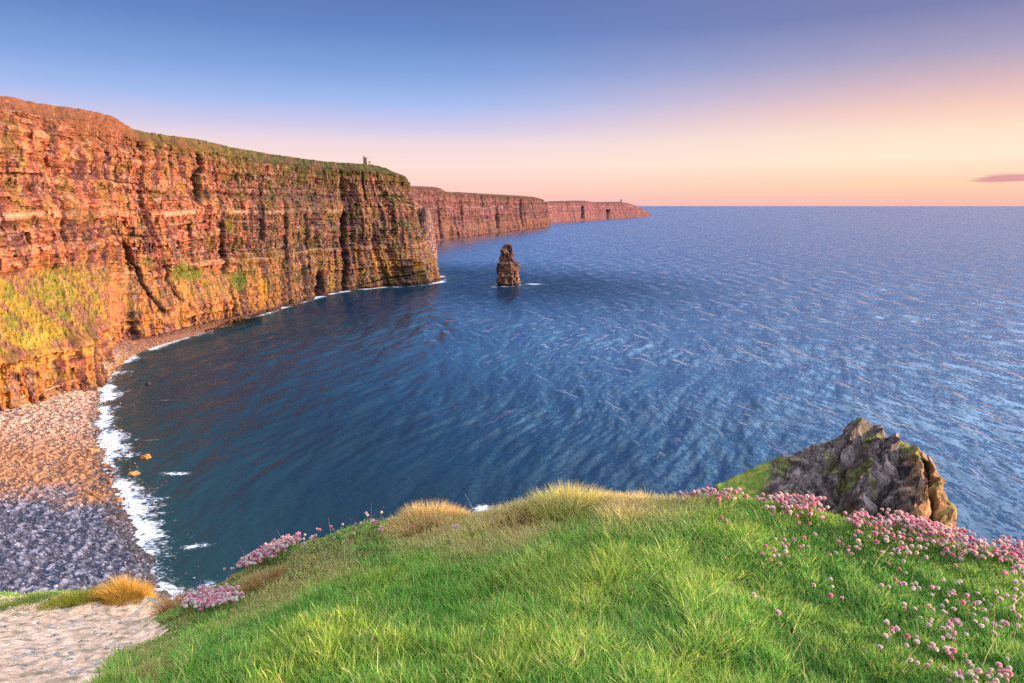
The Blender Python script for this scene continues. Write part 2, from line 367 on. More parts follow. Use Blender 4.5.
# ------------------------------------------------------------------ sea stack
def sea_stack():
    c = on_z(507.5, 286, 0)
    n, m = 220, 200
    zt = 68.0
    z = np.linspace(-3, zt, m)
    pr_z = np.array([-3, 0, 10, 22, 30, 36, 40, 47, 55, 62, 66, 68])
    wl = np.array([17, 17, 16.5, 17.5, 17.5, 16, 12.5, 11, 9.5, 8.0, 5.0, 2.0])   # towards -x
    wr = np.array([19, 18, 17, 16.5, 19, 18, 10, 6.5, 6.5, 6.5, 6.0, 4.5])
    a = np.linspace(0, 2 * np.pi, n, endpoint=False)[:, None]
    L = np.interp(z, pr_z, wl)[None]; R = np.interp(z, pr_z, wr)[None]
    ca = np.cos(a); sa = np.sin(a)
    ex = np.sign(ca) * np.abs(ca) ** .8; ey = np.sign(sa) * np.abs(sa) ** .8
    X = np.where(ca > 0, R * ex, L * ex) + 0 * z; Y = (L + R) / 2 * ey * .85
    zz = z[None] + 0 * a
    d = 3.2 * ridged(np.cos(a) * 1.6 + 3, np.sin(a) * 1.6 + zz / 60, 3, 5) + 4.4 * fbm(ca * 2, sa * 2, zz / 12, 4, 8) + 4.2 * strata(zz, zz * 0, 6, 4) + 1.2 * strata(zz, zz * 0, 2.2, 9, .3) - 1
    env = sstep(-4, 10, zt - zz)
    X = X + ca * d * env; Y = Y + sa * d * env
    Z = zz + .8 * fbm(ca * 2, sa * 2, zz / 5, 3, 2) * env
    n4 = fbm(ca * 6, sa * 6, zz / 4, 4, 31)
    C = np.zeros(X.shape + (3,)) + np.array([.20, .10, .065])
    C = cmix(C, (.36, .16, .07), sstep(-.1, .4, strata(zz, zz * 0, 6, 4) + .5 * n4))
    C = cmix(C, (.07, .05, .045), sstep(-.1, .3, fbm(ca * 2, sa * 2, zz / 20, 3, 77)) * .8)
    C = cmix(C, (.11, .065, .05), sstep(30, 44, zz) * .6)
    C = cmix(C, (.04, .03, .03), 1 - sstep(2, 6, zz + 2 * n4))
    X[:, -1] = X[:, -1].mean(); Y[:, -1] = Y[:, -1].mean(); Z[:, -1] = zt + .5
    Pg = np.stack([X + c[0], Y + c[1] + 14, Z], -1)
    o = grid_mesh('sea_stack', Pg, M_cliff, np.clip(C * (1 + .4 * n4[..., None]), .01, .8), closed=True)
    tag(o, 'tall narrow layered rock stack standing alone in the sea off the headland', 'sea stack', kind='structure')
    return c
cs = sea_stack()

# a fin of rock against the tip of the headland
def rock_fin(px0, px1, py_top, py_base, Y, name, label, lean=0):
    a = at_y(px0, py_base, Y); b = at_y(px1, py_base, Y); t = at_y((px0 + px1) / 2 + lean, py_top, Y)
    c = (a + b) / 2; R = (b[0] - a[0]) / 2; n, m = 120, 140
    an = np.linspace(0, 2 * np.pi, n, endpoint=False)[:, None]; k = np.linspace(0, 1, m)[None]
    r = R * (1 - k ** 2.2 * .85) ; r = np.where(k > .97, r * (1 - k) / .03, r)
    ca, sa = np.cos(an), np.sin(an); zz = -3 + k * (t[2] + 3) + 0 * an
    d = 1.6 * fbm(ca * 2, sa * 2, zz / 16, 4, 91) + 2.2 * strata(zz, zz * 0, 5, 14) + .9 * strata(zz, zz * 0, 2, 15)
    d = d * np.clip(r / R * 1.4, 0, 1)
    X = c[0] + (t[0] - c[0]) * k ** 1.2 + (r + d) * ca; Yy = c[1] + (r * 1.3 + d) * sa + k * 18
    n4 = fbm(ca * 5, sa * 5, zz / 5, 3, 92)
    C = cmix(np.zeros(X.shape + (3,)) + np.array([.22, .11, .07]), (.07, .05, .05), sstep(-.1, .3, n4 + .2)); C = cmix(C, (.04, .03, .03), 1 - sstep(2, 6, zz))
    o = grid_mesh(name, np.stack([X, Yy, zz], -1), M_cliff, np.clip(C, .01, .8), closed=True)
    tag(o, label, 'rock pinnacle', kind='structure')
rock_fin(408, 437, 206, 282, 1215, 'rock_pinnacle', 'dark leaning rock pinnacle against the tip of the headland', 2)

# ------------------------------------------------------------------ beach
water_line = [(165, 592), (148, 565), (132, 540), (121, 512), (113, 485), (104, 460), (98, 430), (97, 408), (104, 385), (118, 366), (138, 353), (163, 344), (190, 336), (215, 328), (240, 319), (262, 314)]
WL = np.array([on_z(a, b, 0) for a, b in water_line])[:, :2]
WLn = np.vstack([[-30, 60], [-62, 120], WL])
FT = np.array([(-60, 20), (-150, 60), (-235, 120), (-290, 170), (-325, 235), (-338, 300), (-352, 370)] + [tuple(on_z(a, b, 8)[:2]) for a, b in ((0, 406), (55, 390), (100, 374), (104, 361), (122, 345), (170, 335), (228, 321), (262, 313))])
def arc(Pn, n):
    d = np.concatenate([[0], np.cumsum(np.linalg.norm(np.diff(Pn, axis=0), axis=1))])
    return catmull(np.linspace(0, d[-1], n), d, Pn)
def beach():
    ns, nv = 700, 260
    # pair points of both lines by index fraction of matching landmarks
    W = arc(WLn, ns); Fo = arc(FT, ns)
    k = np.linspace(-.12, 1.12, nv)[None, :, None]
    dirn = (Fo - W)[:, None, :]
    wid = np.linalg.norm(dirn, axis=-1, keepdims=True)
    ext = np.where(k < 0, k * .12 * 0 - (-k / .12) * np.minimum(14 / (wid + 1), 2.0), k)
    XY = W[:, None, :] + dirn * ext
    kk = k[..., 0]
    Z = np.where(kk < 0, kk / .12 * 2.5, 10 * np.clip(kk, 0, 1.2) ** .75) + 0 * XY[..., 0]
    x, y = XY[..., 0], XY[..., 1]
    n1 = fbm(x / 22, y / 22, None, 4, 11); n2 = fbm(x / 3, y / 3, None, 4, 12); n3 = fbm(x / .9, y / .9, None, 2, 13)
    Z = Z + (1.1 * n1 + .8 * n2 + .35 * n3) * sstep(-.15, .1, kk)
    pxs, pys = project(np.stack([x, y, Z], -1))
    C = np.zeros(x.shape + (3,)) + np.array([.30, .17, .11])
    C = cmix(C, (.55, .42, .36), sstep(0, .5, n2 + .2)) 
    grey = 1 - sstep(268, 300, y + 14 * n1 + .1 * (x + 250))  # near end greyed in colour where the headland's shade falls
    pale = sstep(330, 380, y + 20 * n1)
    C = cmix(C, (.50, .22, .06), (1 - pale) * sstep(-.2, .3, n2 + .3 * n1) * .8)
    C = cmix(C, (.66, .50, .42), pale * sstep(-.3, .1, n2) * .85)
    C = cmix(C, (.14, .08, .07), sstep(.15, .45, n3 + .4 * n2) * .8)
    C = C * np.array([.80, .70, .62])
    G = cmix(np.zeros(C.shape) + np.array([.07, .07, .095]), (.22, .22, .28), sstep(0, .4, n2 + .3 * n3)); G = cmix(G, (.05, .05, .07), sstep(.1, .4, n3))
    C = mix(C, G, grey[..., None])
    C = cmix(C, (.45, .17, .09), sstep(.5, .7, kk) * sstep(290, 310, y) * (1 - sstep(340, 370, y)) * .8)
    C = cmix(C, (.06, .05, .05), (1 - sstep(.0, .07, kk + .03 * n2)) * .85)
    C = cmix(C, (.10, .05, .04), sstep(520, 580, y) * .9)
    o = grid_mesh('beach', np.stack([x, y, Z], -1), M_beach, np.clip(C, .02, .85), flip=False)
    tag(o, 'shingle beach below the cliffs', 'beach', kind='structure')
    return W, Fo
BW, BF = beach()

def ico(sub=1):
    t = (1 + 5 ** .5) / 2
    v = [(-1, t, 0), (1, t, 0), (-1, -t, 0), (1, -t, 0), (0, -1, t), (0, 1, t), (0, -1, -t), (0, 1, -t), (t, 0, -1), (t, 0, 1), (-t, 0, -1), (-t, 0, 1)]
    f = [(0, 11, 5), (0, 5, 1), (0, 1, 7), (0, 7, 10), (0, 10, 11), (1, 5, 9), (5, 11, 4), (11, 10, 2), (10, 7, 6), (7, 1, 8), (3, 9, 4), (3, 4, 2), (3, 2, 6), (3, 6, 8), (3, 8, 9), (4, 9, 5), (2, 4, 11), (6, 2, 10), (8, 6, 7), (9, 8, 1)]
    v = [np.array(p) / np.linalg.norm(p) for p in v]
    for _ in range(sub):
        c = {}; nf = []
        def mid(a, b):
            k = (min(a, b), max(a, b))
            if k not in c:
                p = v[a] + v[b]; v.append(p / np.linalg.norm(p)); c[k] = len(v) - 1
            return c[k]
        for a, b, d in f:
            x, y, z = mid(a, b), mid(b, d), mid(d, a); nf += [(a, x, z), (b, y, x), (d, z, y), (x, y, z)]
        f = nf
    return np.array(v), np.array(f)
IV0, IF0 = ico(0); IV1, IF1 = ico(1); IV3, IF3 = ico(3)
def many_rocks(name, pts, sizes, cols, mat, sub=0, flat=.65):
    IV, IF = (IV0, IF0) if sub == 0 else (IV1, IF1)
    n = len(pts); k = len(IV)
    j = 1 + .35 * (rng.random((n, k, 1)) - .5) * 2
    v = IV[None] * j * (sizes[:, None, None]) * (.7 + .6 * rng.random((n, 1, 3))) * np.array([1, 1, flat])
    a = rng.random(n) * 6.283; ca, sa = np.cos(a)[:, None], np.sin(a)[:, None]
    X = v[..., 0] * ca - v[..., 1] * sa; Y = v[..., 0] * sa + v[..., 1] * ca
    V = np.stack([X, Y, v[..., 2]], -1) + pts[:, None, :]
    Fc = (IF[None] + (np.arange(n) * k)[:, None, None]).reshape(-1, 3)
    m = len(Fc)
    return mesh_raw(name, V.reshape(-1, 3), Fc.ravel(), np.arange(m) * 3, np.full(m, 3), mat, None, np.repeat(cols, k, 0))
def beach_rocks():
    n = 44000
    i = rng.integers(60, 560, n); k = rng.random(n) ** 1.2 * .95
    p = BW[i] + (BF[i] - BW[i]) * k[:, None]
    p += rng.normal(0, 2, p.shape)
    sand = (k > .5 + .2 * fbm(p[:, 0] / 15, p[:, 1] / 15, None, 2, 88)) & (p[:, 1] > 296) & (rng.random(n) < .8); p[sand, 0] -= 900
    z = 10 * np.clip(k, 0, 1.2) ** .75 + 1.1 * fbm(p[:, 0] / 22, p[:, 1] / 22, None, 4, 11)
    y = p[:, 1]
    m_ = 1500; ii = rng.integers(120, 600, m_); nd = BF[ii] - BW[ii]; nd = nd / np.linalg.norm(nd, axis=1, keepdims=True); p[:m_] = BW[ii] - nd * (rng.random((m_, 1)) ** 2 * 14); z[:m_] = .1 + .2 * rng.random(m_); sand[:m_] = False; k[:m_] = 0
    grey = rng.random(n) > sstep(272, 296, y + .1 * (p[:, 0] + 250) + 14 * fbm(p[:, 0] / 22, p[:, 1] / 22, None, 4, 11))  # grey stones repeat the shade painted on the near beach
    r = rng.random((n, 1))
    warm = np.where(r < .35, [[.52, .24, .07]], np.where(r < .5, [[.50, .35, .26]], np.where(r < .8, [[.34, .15, .07]], [[.10, .06, .06]])))
    cool = np.where(r < .4, [[.09, .09, .12]], np.where(r < .7, [[.28, .28, .34]], np.where(r < .9, [[.06, .06, .08]], [[.24, .22, .24]])))
    c = np.where(grey[:, None], cool, warm) * (.55 + .55 * rng.random((n, 1)))
    s = .14 + .38 * rng.random(n) ** 3 + (rng.random(n) < .035) * .7 * rng.random(n)
    keep = (rng.random(n) < np.where(k == 0, .6, np.where(y > 345, .55, 1))) & ~sand
    tag(many_rocks('cobbles', np.column_stack([p, z])[keep], s[keep], c[keep], M_stone), 'mixed cobbles covering the beach', 'cobbles', kind='stuff')
beach_rocks()
def boulder(name, p, size, col, label, group=None, sub=3, flat=.7, cat='boulder'):
    sd = int(rng.integers(1, 9999)); v = IV3.copy()
    v = v * (1 + .45 * fbm(v[:, 0:1] * 1.3 + sd, v[:, 1:2] * 1.3, v[:, 2:3] * 1.3, 4, sd))
    v = v * size * np.array([1.15, .9, flat])
    c = np.array(col) * (1 + .5 * fbm(v[:, 0] / size * 2, v[:, 1] / size * 2, v[:, 2] / size * 2, 3, sd))[:, None]
    o = facets(name, v, [tuple(f) for f in IF3], M_stone, colors=np.clip(c, .02, .8)); o.location = p
    tag(o, label, cat, group); return o
for (px, py, sz, col, lab) in [
    (146, 457, 2.6, (.50, .20, .05), 'orange boulder in the surf farthest from the beach'),
    (134, 474, 2.8, (.50, .20, .06), 'squat orange boulder awash in the white surf'),
    (93, 452, 3.6, (.46, .19, .06), 'large orange boulder on the tide line'),
    (112, 470, 2.2, (.12, .08, .07), 'dark boulder at the foot of the orange one on the tide line'),
    (118, 500, 2.0, (.30, .14, .07), 'brown boulder standing in the wash'),
    (80, 505, 2.4, (.48, .21, .07), 'orange boulder where the grey cobbles begin'),
    (130, 555, 1.8, (.08, .08, .09), 'black boulder in foam at the near end of the beach'),
    (128, 528, 1.6, (.10, .09, .09), 'small black boulder in the surf above the near foam'),
    (148, 384, 2.2, (.05, .04, .05), 'black low rock in calm water off the beach')]:
    p = on_z(px, py, .3); boulder('boulder', p, sz * .75, col, lab, 'boulders along the tide line')

# ------------------------------------------------------------------ near promontory with the grey crag
def rock0(u, X, Y, front):
    return sstep(.40, .48, u) * (1 - sstep(30, 38, front))
def promontory():
    nu, ny = 640, 520
    u = np.linspace(.22, .80, nu)[:, None]; Yv = np.linspace(50, 225, ny)[None, :]
    sil = [(640, 520, 180), (700, 490, 183), (725, 481, 185), (780, 455.5, 187), (807, 451, 188), (840, 438, 189), (845, 431, 190), (857, 424, 190), (868, 418, 190), (880, 420, 189), (884, 434, 186), (893, 437, 182), (904, 436.5, 179), (917, 439, 176), (926, 443, 173), (933, 452, 171), (930, 460, 169), (936, 478, 165), (948, 487, 160), (954, 499, 157), (956, 560, 154), (962, 700, 150)]
    sp = np.array(sil, float); sp = sp[np.argsort(sp[:, 0])]
    us = np.array([at_y(a, b, c)[0] / c for a, b, c in sp])
    zp = np.array([at_y(a, b, c)[2] for a, b, c in sp])
    Zp = np.interp(u[:, 0], us, zp)[:, None]; Yp = np.interp(u[:, 0], us, sp[:, 2])[:, None]
    X = u * Yv; Y = Yv + 0 * u
    # slanting beds: slabs dipping to the left, broken by steps
    q = (X * .8 + Y * .55)
    wv = 4 * noise(X / 18, Y / 18, None, 5)
    front = Yp - Yv
    slope = .50 + .08 * np.sin(u * 40)
    zf = Zp - slope * np.clip(front, 0, 38) - .06 * np.clip(front - 38, 0, 200)
    back = np.clip(-front, 0, 100)
    zb = Zp - 1.1 * back - .05 * back ** 2
    Z = np.where(front > 0, zf, zb)
    # gully between the rear and the front ridge
    gx = (u - .535) + (Yp - Yv) * .0034
    gmask = np.exp(-(gx / .012) ** 2) * sstep(2, 8, front) * (1 - sstep(30, 45, front))
    Z = Z - 4.5 * gmask
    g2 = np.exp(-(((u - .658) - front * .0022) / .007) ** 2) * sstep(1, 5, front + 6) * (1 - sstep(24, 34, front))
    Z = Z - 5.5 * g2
    # edges fall to the sea
    edge_r = u - (.722 - .0006 * np.clip(150 - Yv, 0, 200) * 0)
    edge_l = (.325 + .02 * noise(Yv / 14, u * 9, None, 7) + .05 * sstep(170, 225, Yv)) - u
    Z = Z - 900 * np.clip(edge_r + .004 * noise(Yv / 7 + 0 * u, u * 5, None, 6), 0, 1) ** 1.15 - 260 * np.clip(edge_l, 0, 1)
    rock = sstep(.40, .435, u + .02 * noise(X / 9, Y / 9, None, 9) + .0008 * (14 - front)) * (1 - sstep(30, 36, front + 5 * noise(X / 6, Y / 6, None, 19)))
    rock = np.maximum(rock, sstep(.0, .01, edge_r + .012))
    bed = (X * .55 - Y * .25 + Z * .9 + wv)
    wq = (X - Y) / 1.414 + 1.6 * noise(X / 9, Y / 9, None, 33); lq = (X + Y) / 1.414
    saw = np.interp(wq, [-94, -76, -75, -60.5, -58.5, -49.5, -47.5, -36, -33.5, -26], [1, 0, 2.0, 0, 6.0, 0, 6.5, 0, 5.5, 3])
    Z = Z - saw * rock0(u, X, Y, front) * sstep(-3, 3, front + 2)
    jag = 3.4 * strata(bed, Y, 4.2, 21, .12) + 1.7 * strata(bed + 3 * noise(X / 7, Y / 7, None, 3), Y, 1.5, 22, .2)
    Z = Z + 1.5 * rock0(u, X, Y, front)
    jag = .30 * jag + 1.3 * fbm(wq / 4, lq / 50, None, 3, 23) + .75 * fbm(wq / 1.3, lq / 18, None, 4, 24) + .5 * fbm(X / 9, Y / 9, None, 3, 34) + .35 * fbm(X / 1.2, Y / 1.2, None, 3, 35) + .4
    def slab(tw, tl, sd, a):
        i = np.floor((wq + .8 * noise(X / 5, Y / 5, None, sd)) / tw); off = hash01(i.astype(np.int64), sd) * tl
        q = (lq + off + 1.2 * noise(X / 6, Y / 6, None, sd + 1)) / tl; j = np.floor(q); f = wq / tw - np.floor(wq / tw)
        return a * (hash2(i.astype(np.int64), j.astype(np.int64), sd + 2) - .5) * 2 + a * .9 * (f - .5)
    jag = jag * .6 + slab(3.6, 12, 61, .75) + slab(1.3, 4.5, 67, .3)
    rt = sstep(.60, .66, u); jag = jag + rt * (1.6 * ridged(X / 6, Z / 7, 3, 36) - .6 + 1.2 * strata(Z + X * .3, Y, 3.1, 37, .15))
    amp = rock * mix(.5, 1.0, sstep(0, 6, np.abs(front)))
    dxx = 1.8 * fbm(Y / 5, Z / 6, None, 3, 28) * rock
    Z = Z + jag * amp + .5 * fbm(X / 6, Y / 6, None, 3, 25) * (1 - rock)
    Z = Z + (3.5 * fbm(X / 12, Y / 12, Z / 12, 4, 38) + 1.5 * fbm(X / 3, Y / 3, Z / 3, 3, 39)) * sstep(.0, .03, edge_l); Z = np.maximum(Z, -4)
    # base colour, with gully shade and warm light painted in
    n4 = fbm(X / 3, Y / 3, None, 4, 26); n5 = fbm(X / 9, Y / 9, None, 3, 27); n6 = fbm(X / .8, Y / .8, None, 3, 29)
    Gc = np.gradient(Z, axis=1) / (Yv[0, 1] - Yv[0, 0])
    C = np.zeros(X.shape + (3,)) + np.array([.15, .12, .11])
    C = cmix(C, (.30, .25, .235), sstep(0, .5, n4)); C = cmix(C, (.07, .06, .065), sstep(.1, .5, n6 - .3 * n4)); C = cmix(C, (.17, .16, .05), sstep(.15, .5, n5) * .6)
    C = cmix(C, (.46, .25, .08), sstep(.625, .675, u + .03 * n4 + .01 * n6) * .75 + 0 * X)  # ochre lichen, spread wider to paint in warm sunlight on this end
    C = cmix(C, (.13, .07, .05), sstep(.685, .695, u + .01 * n6) * sstep(0, .3, n6) * .8)
    C = cmix(C, (.03, .02, .025), g2 * .9)  # gully painted near black for the shade inside it
    C = C * np.array([.74, .68, .64])
    gr = cmix(np.zeros(C.shape) + np.array([.13, .20, .03]), (.26, .26, .04), sstep(-.1, .4, n4))
    C = mix(C, gr, ((1 - rock) * sstep(1.4, .7, np.abs(Gc)) * (1 - .8 * sstep(.02, .05, edge_l)))[..., None])
    C = cmix(C, (.14, .17, .03), sstep(.25, .45, n5) * sstep(.9, .4, np.abs(Gc)) * .6)
    pg = np.stack([X + dxx, Y, Z], -1)
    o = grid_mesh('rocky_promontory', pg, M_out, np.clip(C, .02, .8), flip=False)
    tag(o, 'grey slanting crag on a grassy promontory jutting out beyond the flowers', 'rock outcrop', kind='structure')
promontory()

# ------------------------------------------------------------------ near headland (foreground)
crest = [(-900, 690, 3.5), (-300, 612, 5.0), (-100, 598, 5.1), (0, 595, 5.05), (60, 594, 5.0), (110, 594, 4.9), (150, 597, 4.8), (176, 608, 4.65), (200, 603, 4.6), (240, 574, 4.5), (280, 549, 4.4), (330, 535, 4.2), (400, 521, 4.0),
         (430, 517, 3.95), (470, 521, 3.85), (520, 514, 3.75), (560, 510, 3.65), (620, 510, 3.55), (680, 509, 3.45), (740, 503, 3.4), (800, 511, 3.3), (850, 520, 3.25), (900, 530, 3.2), (960, 543, 3.15), (1024, 560, 3.1), (1200, 605, 3.0), (1500, 690, 2.9)]
CR = np.array([at_y(a, b, c) for a, b, c in crest]); CR[:, 2] -= H
inner = [at_y(512, 683, 2.05), at_y(800, 683, 2.0), at_y(1024, 683, 1.95), at_y(300, 683, 2.12), at_y(150, 683, 2.25), at_y(60, 683, 2.45), at_y(-60, 683, 2.6),
         at_y(512, 590, 2.85), at_y(800, 590, 2.65), at_y(300, 600, 3.0), at_y(170, 640, 3.1), at_y(90, 640, 3.5), at_y(960, 610, 2.5), at_y(0, 640, 3.6)]
inner = [p - np.array([0, 0, H]) for p in inner]
extra = [np.array(p, float) for p in [(0, -3, -1.62), (-4, -3, -2.0), (4, -3, -1.65), (0, 0.3, -1.62), (-4, 1, -2.3), (4.2, 1, -1.78), (0, -9, -1.5), (-9, -6, -2.2), (9, -6, -1.5), (6.5, 1.2, -1.9), (-8, 2, -3)]]
CT = np.vstack([CR, inner, extra])
def tps(r2): return .5 * r2 * np.log(r2 + 1e-9)
def fit(ct):
    n = len(ct); d2 = ((ct[:, None, :2] - ct[None, :, :2]) ** 2).sum(-1)
    A = np.zeros((n + 3, n + 3)); A[:n, :n] = tps(d2) + np.eye(n) * .01; A[:n, n] = 1; A[:n, n + 1:] = ct[:, :2]; A[n:, :n] = A[:n, n:].T
    return np.linalg.solve(A, np.concatenate([ct[:, 2], [0, 0, 0]]))
WT = fit(CT)
cth = np.arctan2(CR[:, 0], CR[:, 1]); crr = np.hypot(CR[:, 0], CR[:, 1])
TH = np.concatenate([[-np.pi, -2.6, -1.9], cth, [1.6, 2.1, 2.7, np.pi]]); RC = np.concatenate([[60, 45, 16], crr, [9, 18, 45, 60]])
def ground(x, y, detail=True):
    x = np.asarray(x, float); y = np.asarray(y, float)
    th = np.arctan2(x, y); r = np.hypot(x, y); rc = np.interp(th, TH, RC)
    rr = np.minimum(r, rc); xx = rr * np.sin(th); yy = rr * np.cos(th)
    lim = 11.0; sc = np.where(rr > lim, lim / np.maximum(rr, 1e-6), 1); xq = xx * sc; yq = yy * sc
    z = np.zeros_like(x) + WT[-3] + WT[-2] * xq + WT[-1] * yq
    for i in range(len(CT)):
        z = z + WT[i] * tps((xq - CT[i, 0]) ** 2 + (yq - CT[i, 1]) ** 2)
    d = np.clip(r - rc, 0, None)
    z = z - (.40 * d + 1.35 * (d - .35 * (1 - np.exp(-d / .35))))
    if detail:
        near = 1 - sstep(0, 2.5, d)
        z = z + .022 * fbm(x / .35, y / .35, None, 3, 61) + .018 * noise(x / 1.1, y / 1.1, None, 62) * near + 1.6 * fbm(x / 9, y / 9, None, 5, 63) * sstep(3, 14, d)
    return z + H
def crest_d(x, y):
    return np.hypot(x, y) - np.interp(np.arctan2(x, y), TH, RC)
# path / turf split line (pixels of the photo's bare-earth edge, put on the ground)
def on_ground(px, py):
    d = ray(px, py); t0, t1 = .5, 12.0
    for t in np.linspace(.5, 9, 400):
        p = d * t
        if p[2] + H < ground(np.array([p[0]]), np.array([p[1]]), False)[0]: return np.array([p[0], p[1]])
    return None
edge_px = [(104, 682), (128, 655), (150, 634), (168, 620)]
EP = [on_ground(*e) for e in edge_px]; EP = np.array([e for e in EP if e is not None])
e0, e1 = EP[0], EP[-1]
ed = (e1 - e0) / np.linalg.norm(e1 - e0)
def path_side(x, y):
    """>0 on the bare earth side, metres from the edge"""
    s = -( (x - e0[0]) * ed[1] - (y - e0[1]) * ed[0])
    return s + .10 * noise(x / .5, y / .5, None, 71) + .05 * noise(x / .13, y / .13, None, 72)
def near_headland():
    th = np.concatenate([np.linspace(-np.pi, -.95, 120)[:-1], np.linspace(-.95, .95, 520), np.linspace(.95, np.pi, 120)[1:-1]])
    r = np.concatenate([[.05], np.linspace(.3, 6, 200), 6 + (np.linspace(0, 1, 130)[1:] ** 2) * 110])
    R, T_ = r[None, :], th[:, None]
    x = R * np.sin(T_); y = R * np.cos(T_); z = ground(x, y)
    d = crest_d(x, y)
    C = np.zeros(x.shape + (3,)) + np.array([.05, .075, .018])
    C = cmix(C, (.12, .09, .035), sstep(-.1, .4, fbm(x / .4, y / .4, None, 3, 73)) * .7)
    pth = sstep(-.02, .06, path_side(x, y)) * (d < .6)
    C = cmix(C, (.42, .33, .27), pth)
    rk = sstep(1.5, 5, d)
    C = mix(C, cmix(np.zeros(C.shape) + np.array([.16, .13, .11]), (.12, .14, .03), sstep(0, .3, fbm(x / 7, y / 7, None, 3, 75))), rk[..., None])
    pg = np.stack([x, y, z], -1)
    o = grid_mesh('ground', pg, M_soil, np.clip(C, .015, .8), closed=True, flip=True, smooth=True)
    tag(o, 'turf and soil of the near clifftop', 'ground', kind='structure')
near_headland()
def path():
    gx = np.linspace(-7.5, -.6, 560)[:, None]; gy = np.linspace(-.5, 6.2, 560)[None, :]
    x = gx + 0 * gy; y = gy + 0 * gx
    ps = path_side(x, y); d = crest_d(x, y) + .12 * noise(x / .4, y / .4, None, 78)
    mask = (ps > .0) & (d < -.05)
    n1 = fbm(x / .25, y / .8, None, 5, 81); n2 = fbm(x / .035, y / .12, None, 3, 82)
    z = ground(x, y) + .006 + .003 * n1 + .004 * n2 + .01 * fbm(x / .1, y / .3, None, 3, 84)
    C = np.zeros(x.shape + (3,)) + np.array([.72, .46, .30])
    C = cmix(C, (.80, .57, .41), sstep(-.2, .5, n1) * .35); C = cmix(C, (.46, .31, .21), sstep(.2, .6, -.5 * n1 + .9 * n2) * .6); C = cmix(C, (.78, .46, .24), sstep(-1.5, -.2, d + .6 * n1) * sstep(-.2, .3, n1 + .5) * .6); C = cmix(C, (.30, .24, .20), sstep(.35, .6, n2) * .6); C = cmix(C, (.16, .15, .07), sstep(.3, .5, fbm(x / .12, y / .12, None, 3, 83)) * .6)  # the orange towards the lip is low sunlight painted on the soil
    o = grid_mesh('path', np.stack([x, y, z], -1), M_soil, np.clip(C * (1 + .3 * n2[..., None]), .03, .85), mask=mask, smooth=False, flip=True)
    tag(o, 'bare trodden earth on the clifftop', 'path', kind='structure')
    n = 2600
    px_ = rng.uniform(-5, -.8, n); py_ = rng.uniform(1, 5.2, n); ok = (path_side(px_, py_) > .04) & (crest_d(px_, py_) < -.1)
    px_, py_ = px_[ok], py_[ok]; zz = ground(px_, py_) + .008
    s = .004 + .012 * rng.random(len(px_)) ** 3
    c = np.array([.42, .37, .33]) * (.5 + .9 * rng.random((len(px_), 1)))
    tag(many_rocks('gravel', np.column_stack([px_, py_, zz]), s, c, M_stone, 0), 'small loose stones on the bare path', 'gravel', kind='stuff')
path()

# ------------------------------------------------------------------ blades
def blades(name, x, y, h, w, col, leandir, lean, mat=M_leaf, kind=None, zoff=-.01, spread=.25, tipcol=None, tipmix=.3, z=None):
    n = len(x)
    if z is None: z = ground(x, y) + zoff
    a = rng.random(n) * 6.283; side = np.stack([np.cos(a), np.sin(a), 0 * a], -1)
    ld = leandir + rng.normal(0, spread, n)
    lv = np.stack([np.sin(ld), np.cos(ld), 0 * ld], -1)
    root = np.stack([x, y, z], -1); up = np.array([0, 0, 1.0])
    V = np.zeros((n, 7, 3)); ts = [0, .38, .72, 1]; wd = [1, .85, .5, 0]
    for i, t in enumerate(ts):
        bend = lean * (.35 * t + .65 * t * t)
        p = root + up * (h * t * np.sqrt(np.clip(1 - .45 * (lean * t) ** 2, .08, 1)))[:, None] + lv * (h * bend)[:, None]
        if i < 3:
            V[:, 2 * i] = p - side * (w * wd[i] / 2)[:, None]; V[:, 2 * i + 1] = p + side * (w * wd[i] / 2)[:, None]
        else: V[:, 6] = p
    base = (np.arange(n) * 7)[:, None]
    lp = np.concatenate([base + np.array([0, 1, 3, 2]), base + np.array([2, 3, 5, 4]), base + np.array([4, 5, 6])], 1)
    st = (np.arange(n) * 11)[:, None] + np.array([0, 4, 8]); tot = np.tile([4, 4, 3], (n, 1))
    C = np.repeat(col[:, None, :], 7, 1)
    if tipcol is not None:
        tm = np.array([0, 0, .15, .15, .55, .55, 1])[None, :, None] * (tipmix if np.isscalar(tipmix) else tipmix[:, None, None]); C = C + (np.array(tipcol) - C) * tm
    return mesh_raw(name, V.reshape(-1, 3), lp.ravel(), st.ravel(), tot.ravel(), mat, None, np.clip(C, .01, .95).reshape(-1, 3))

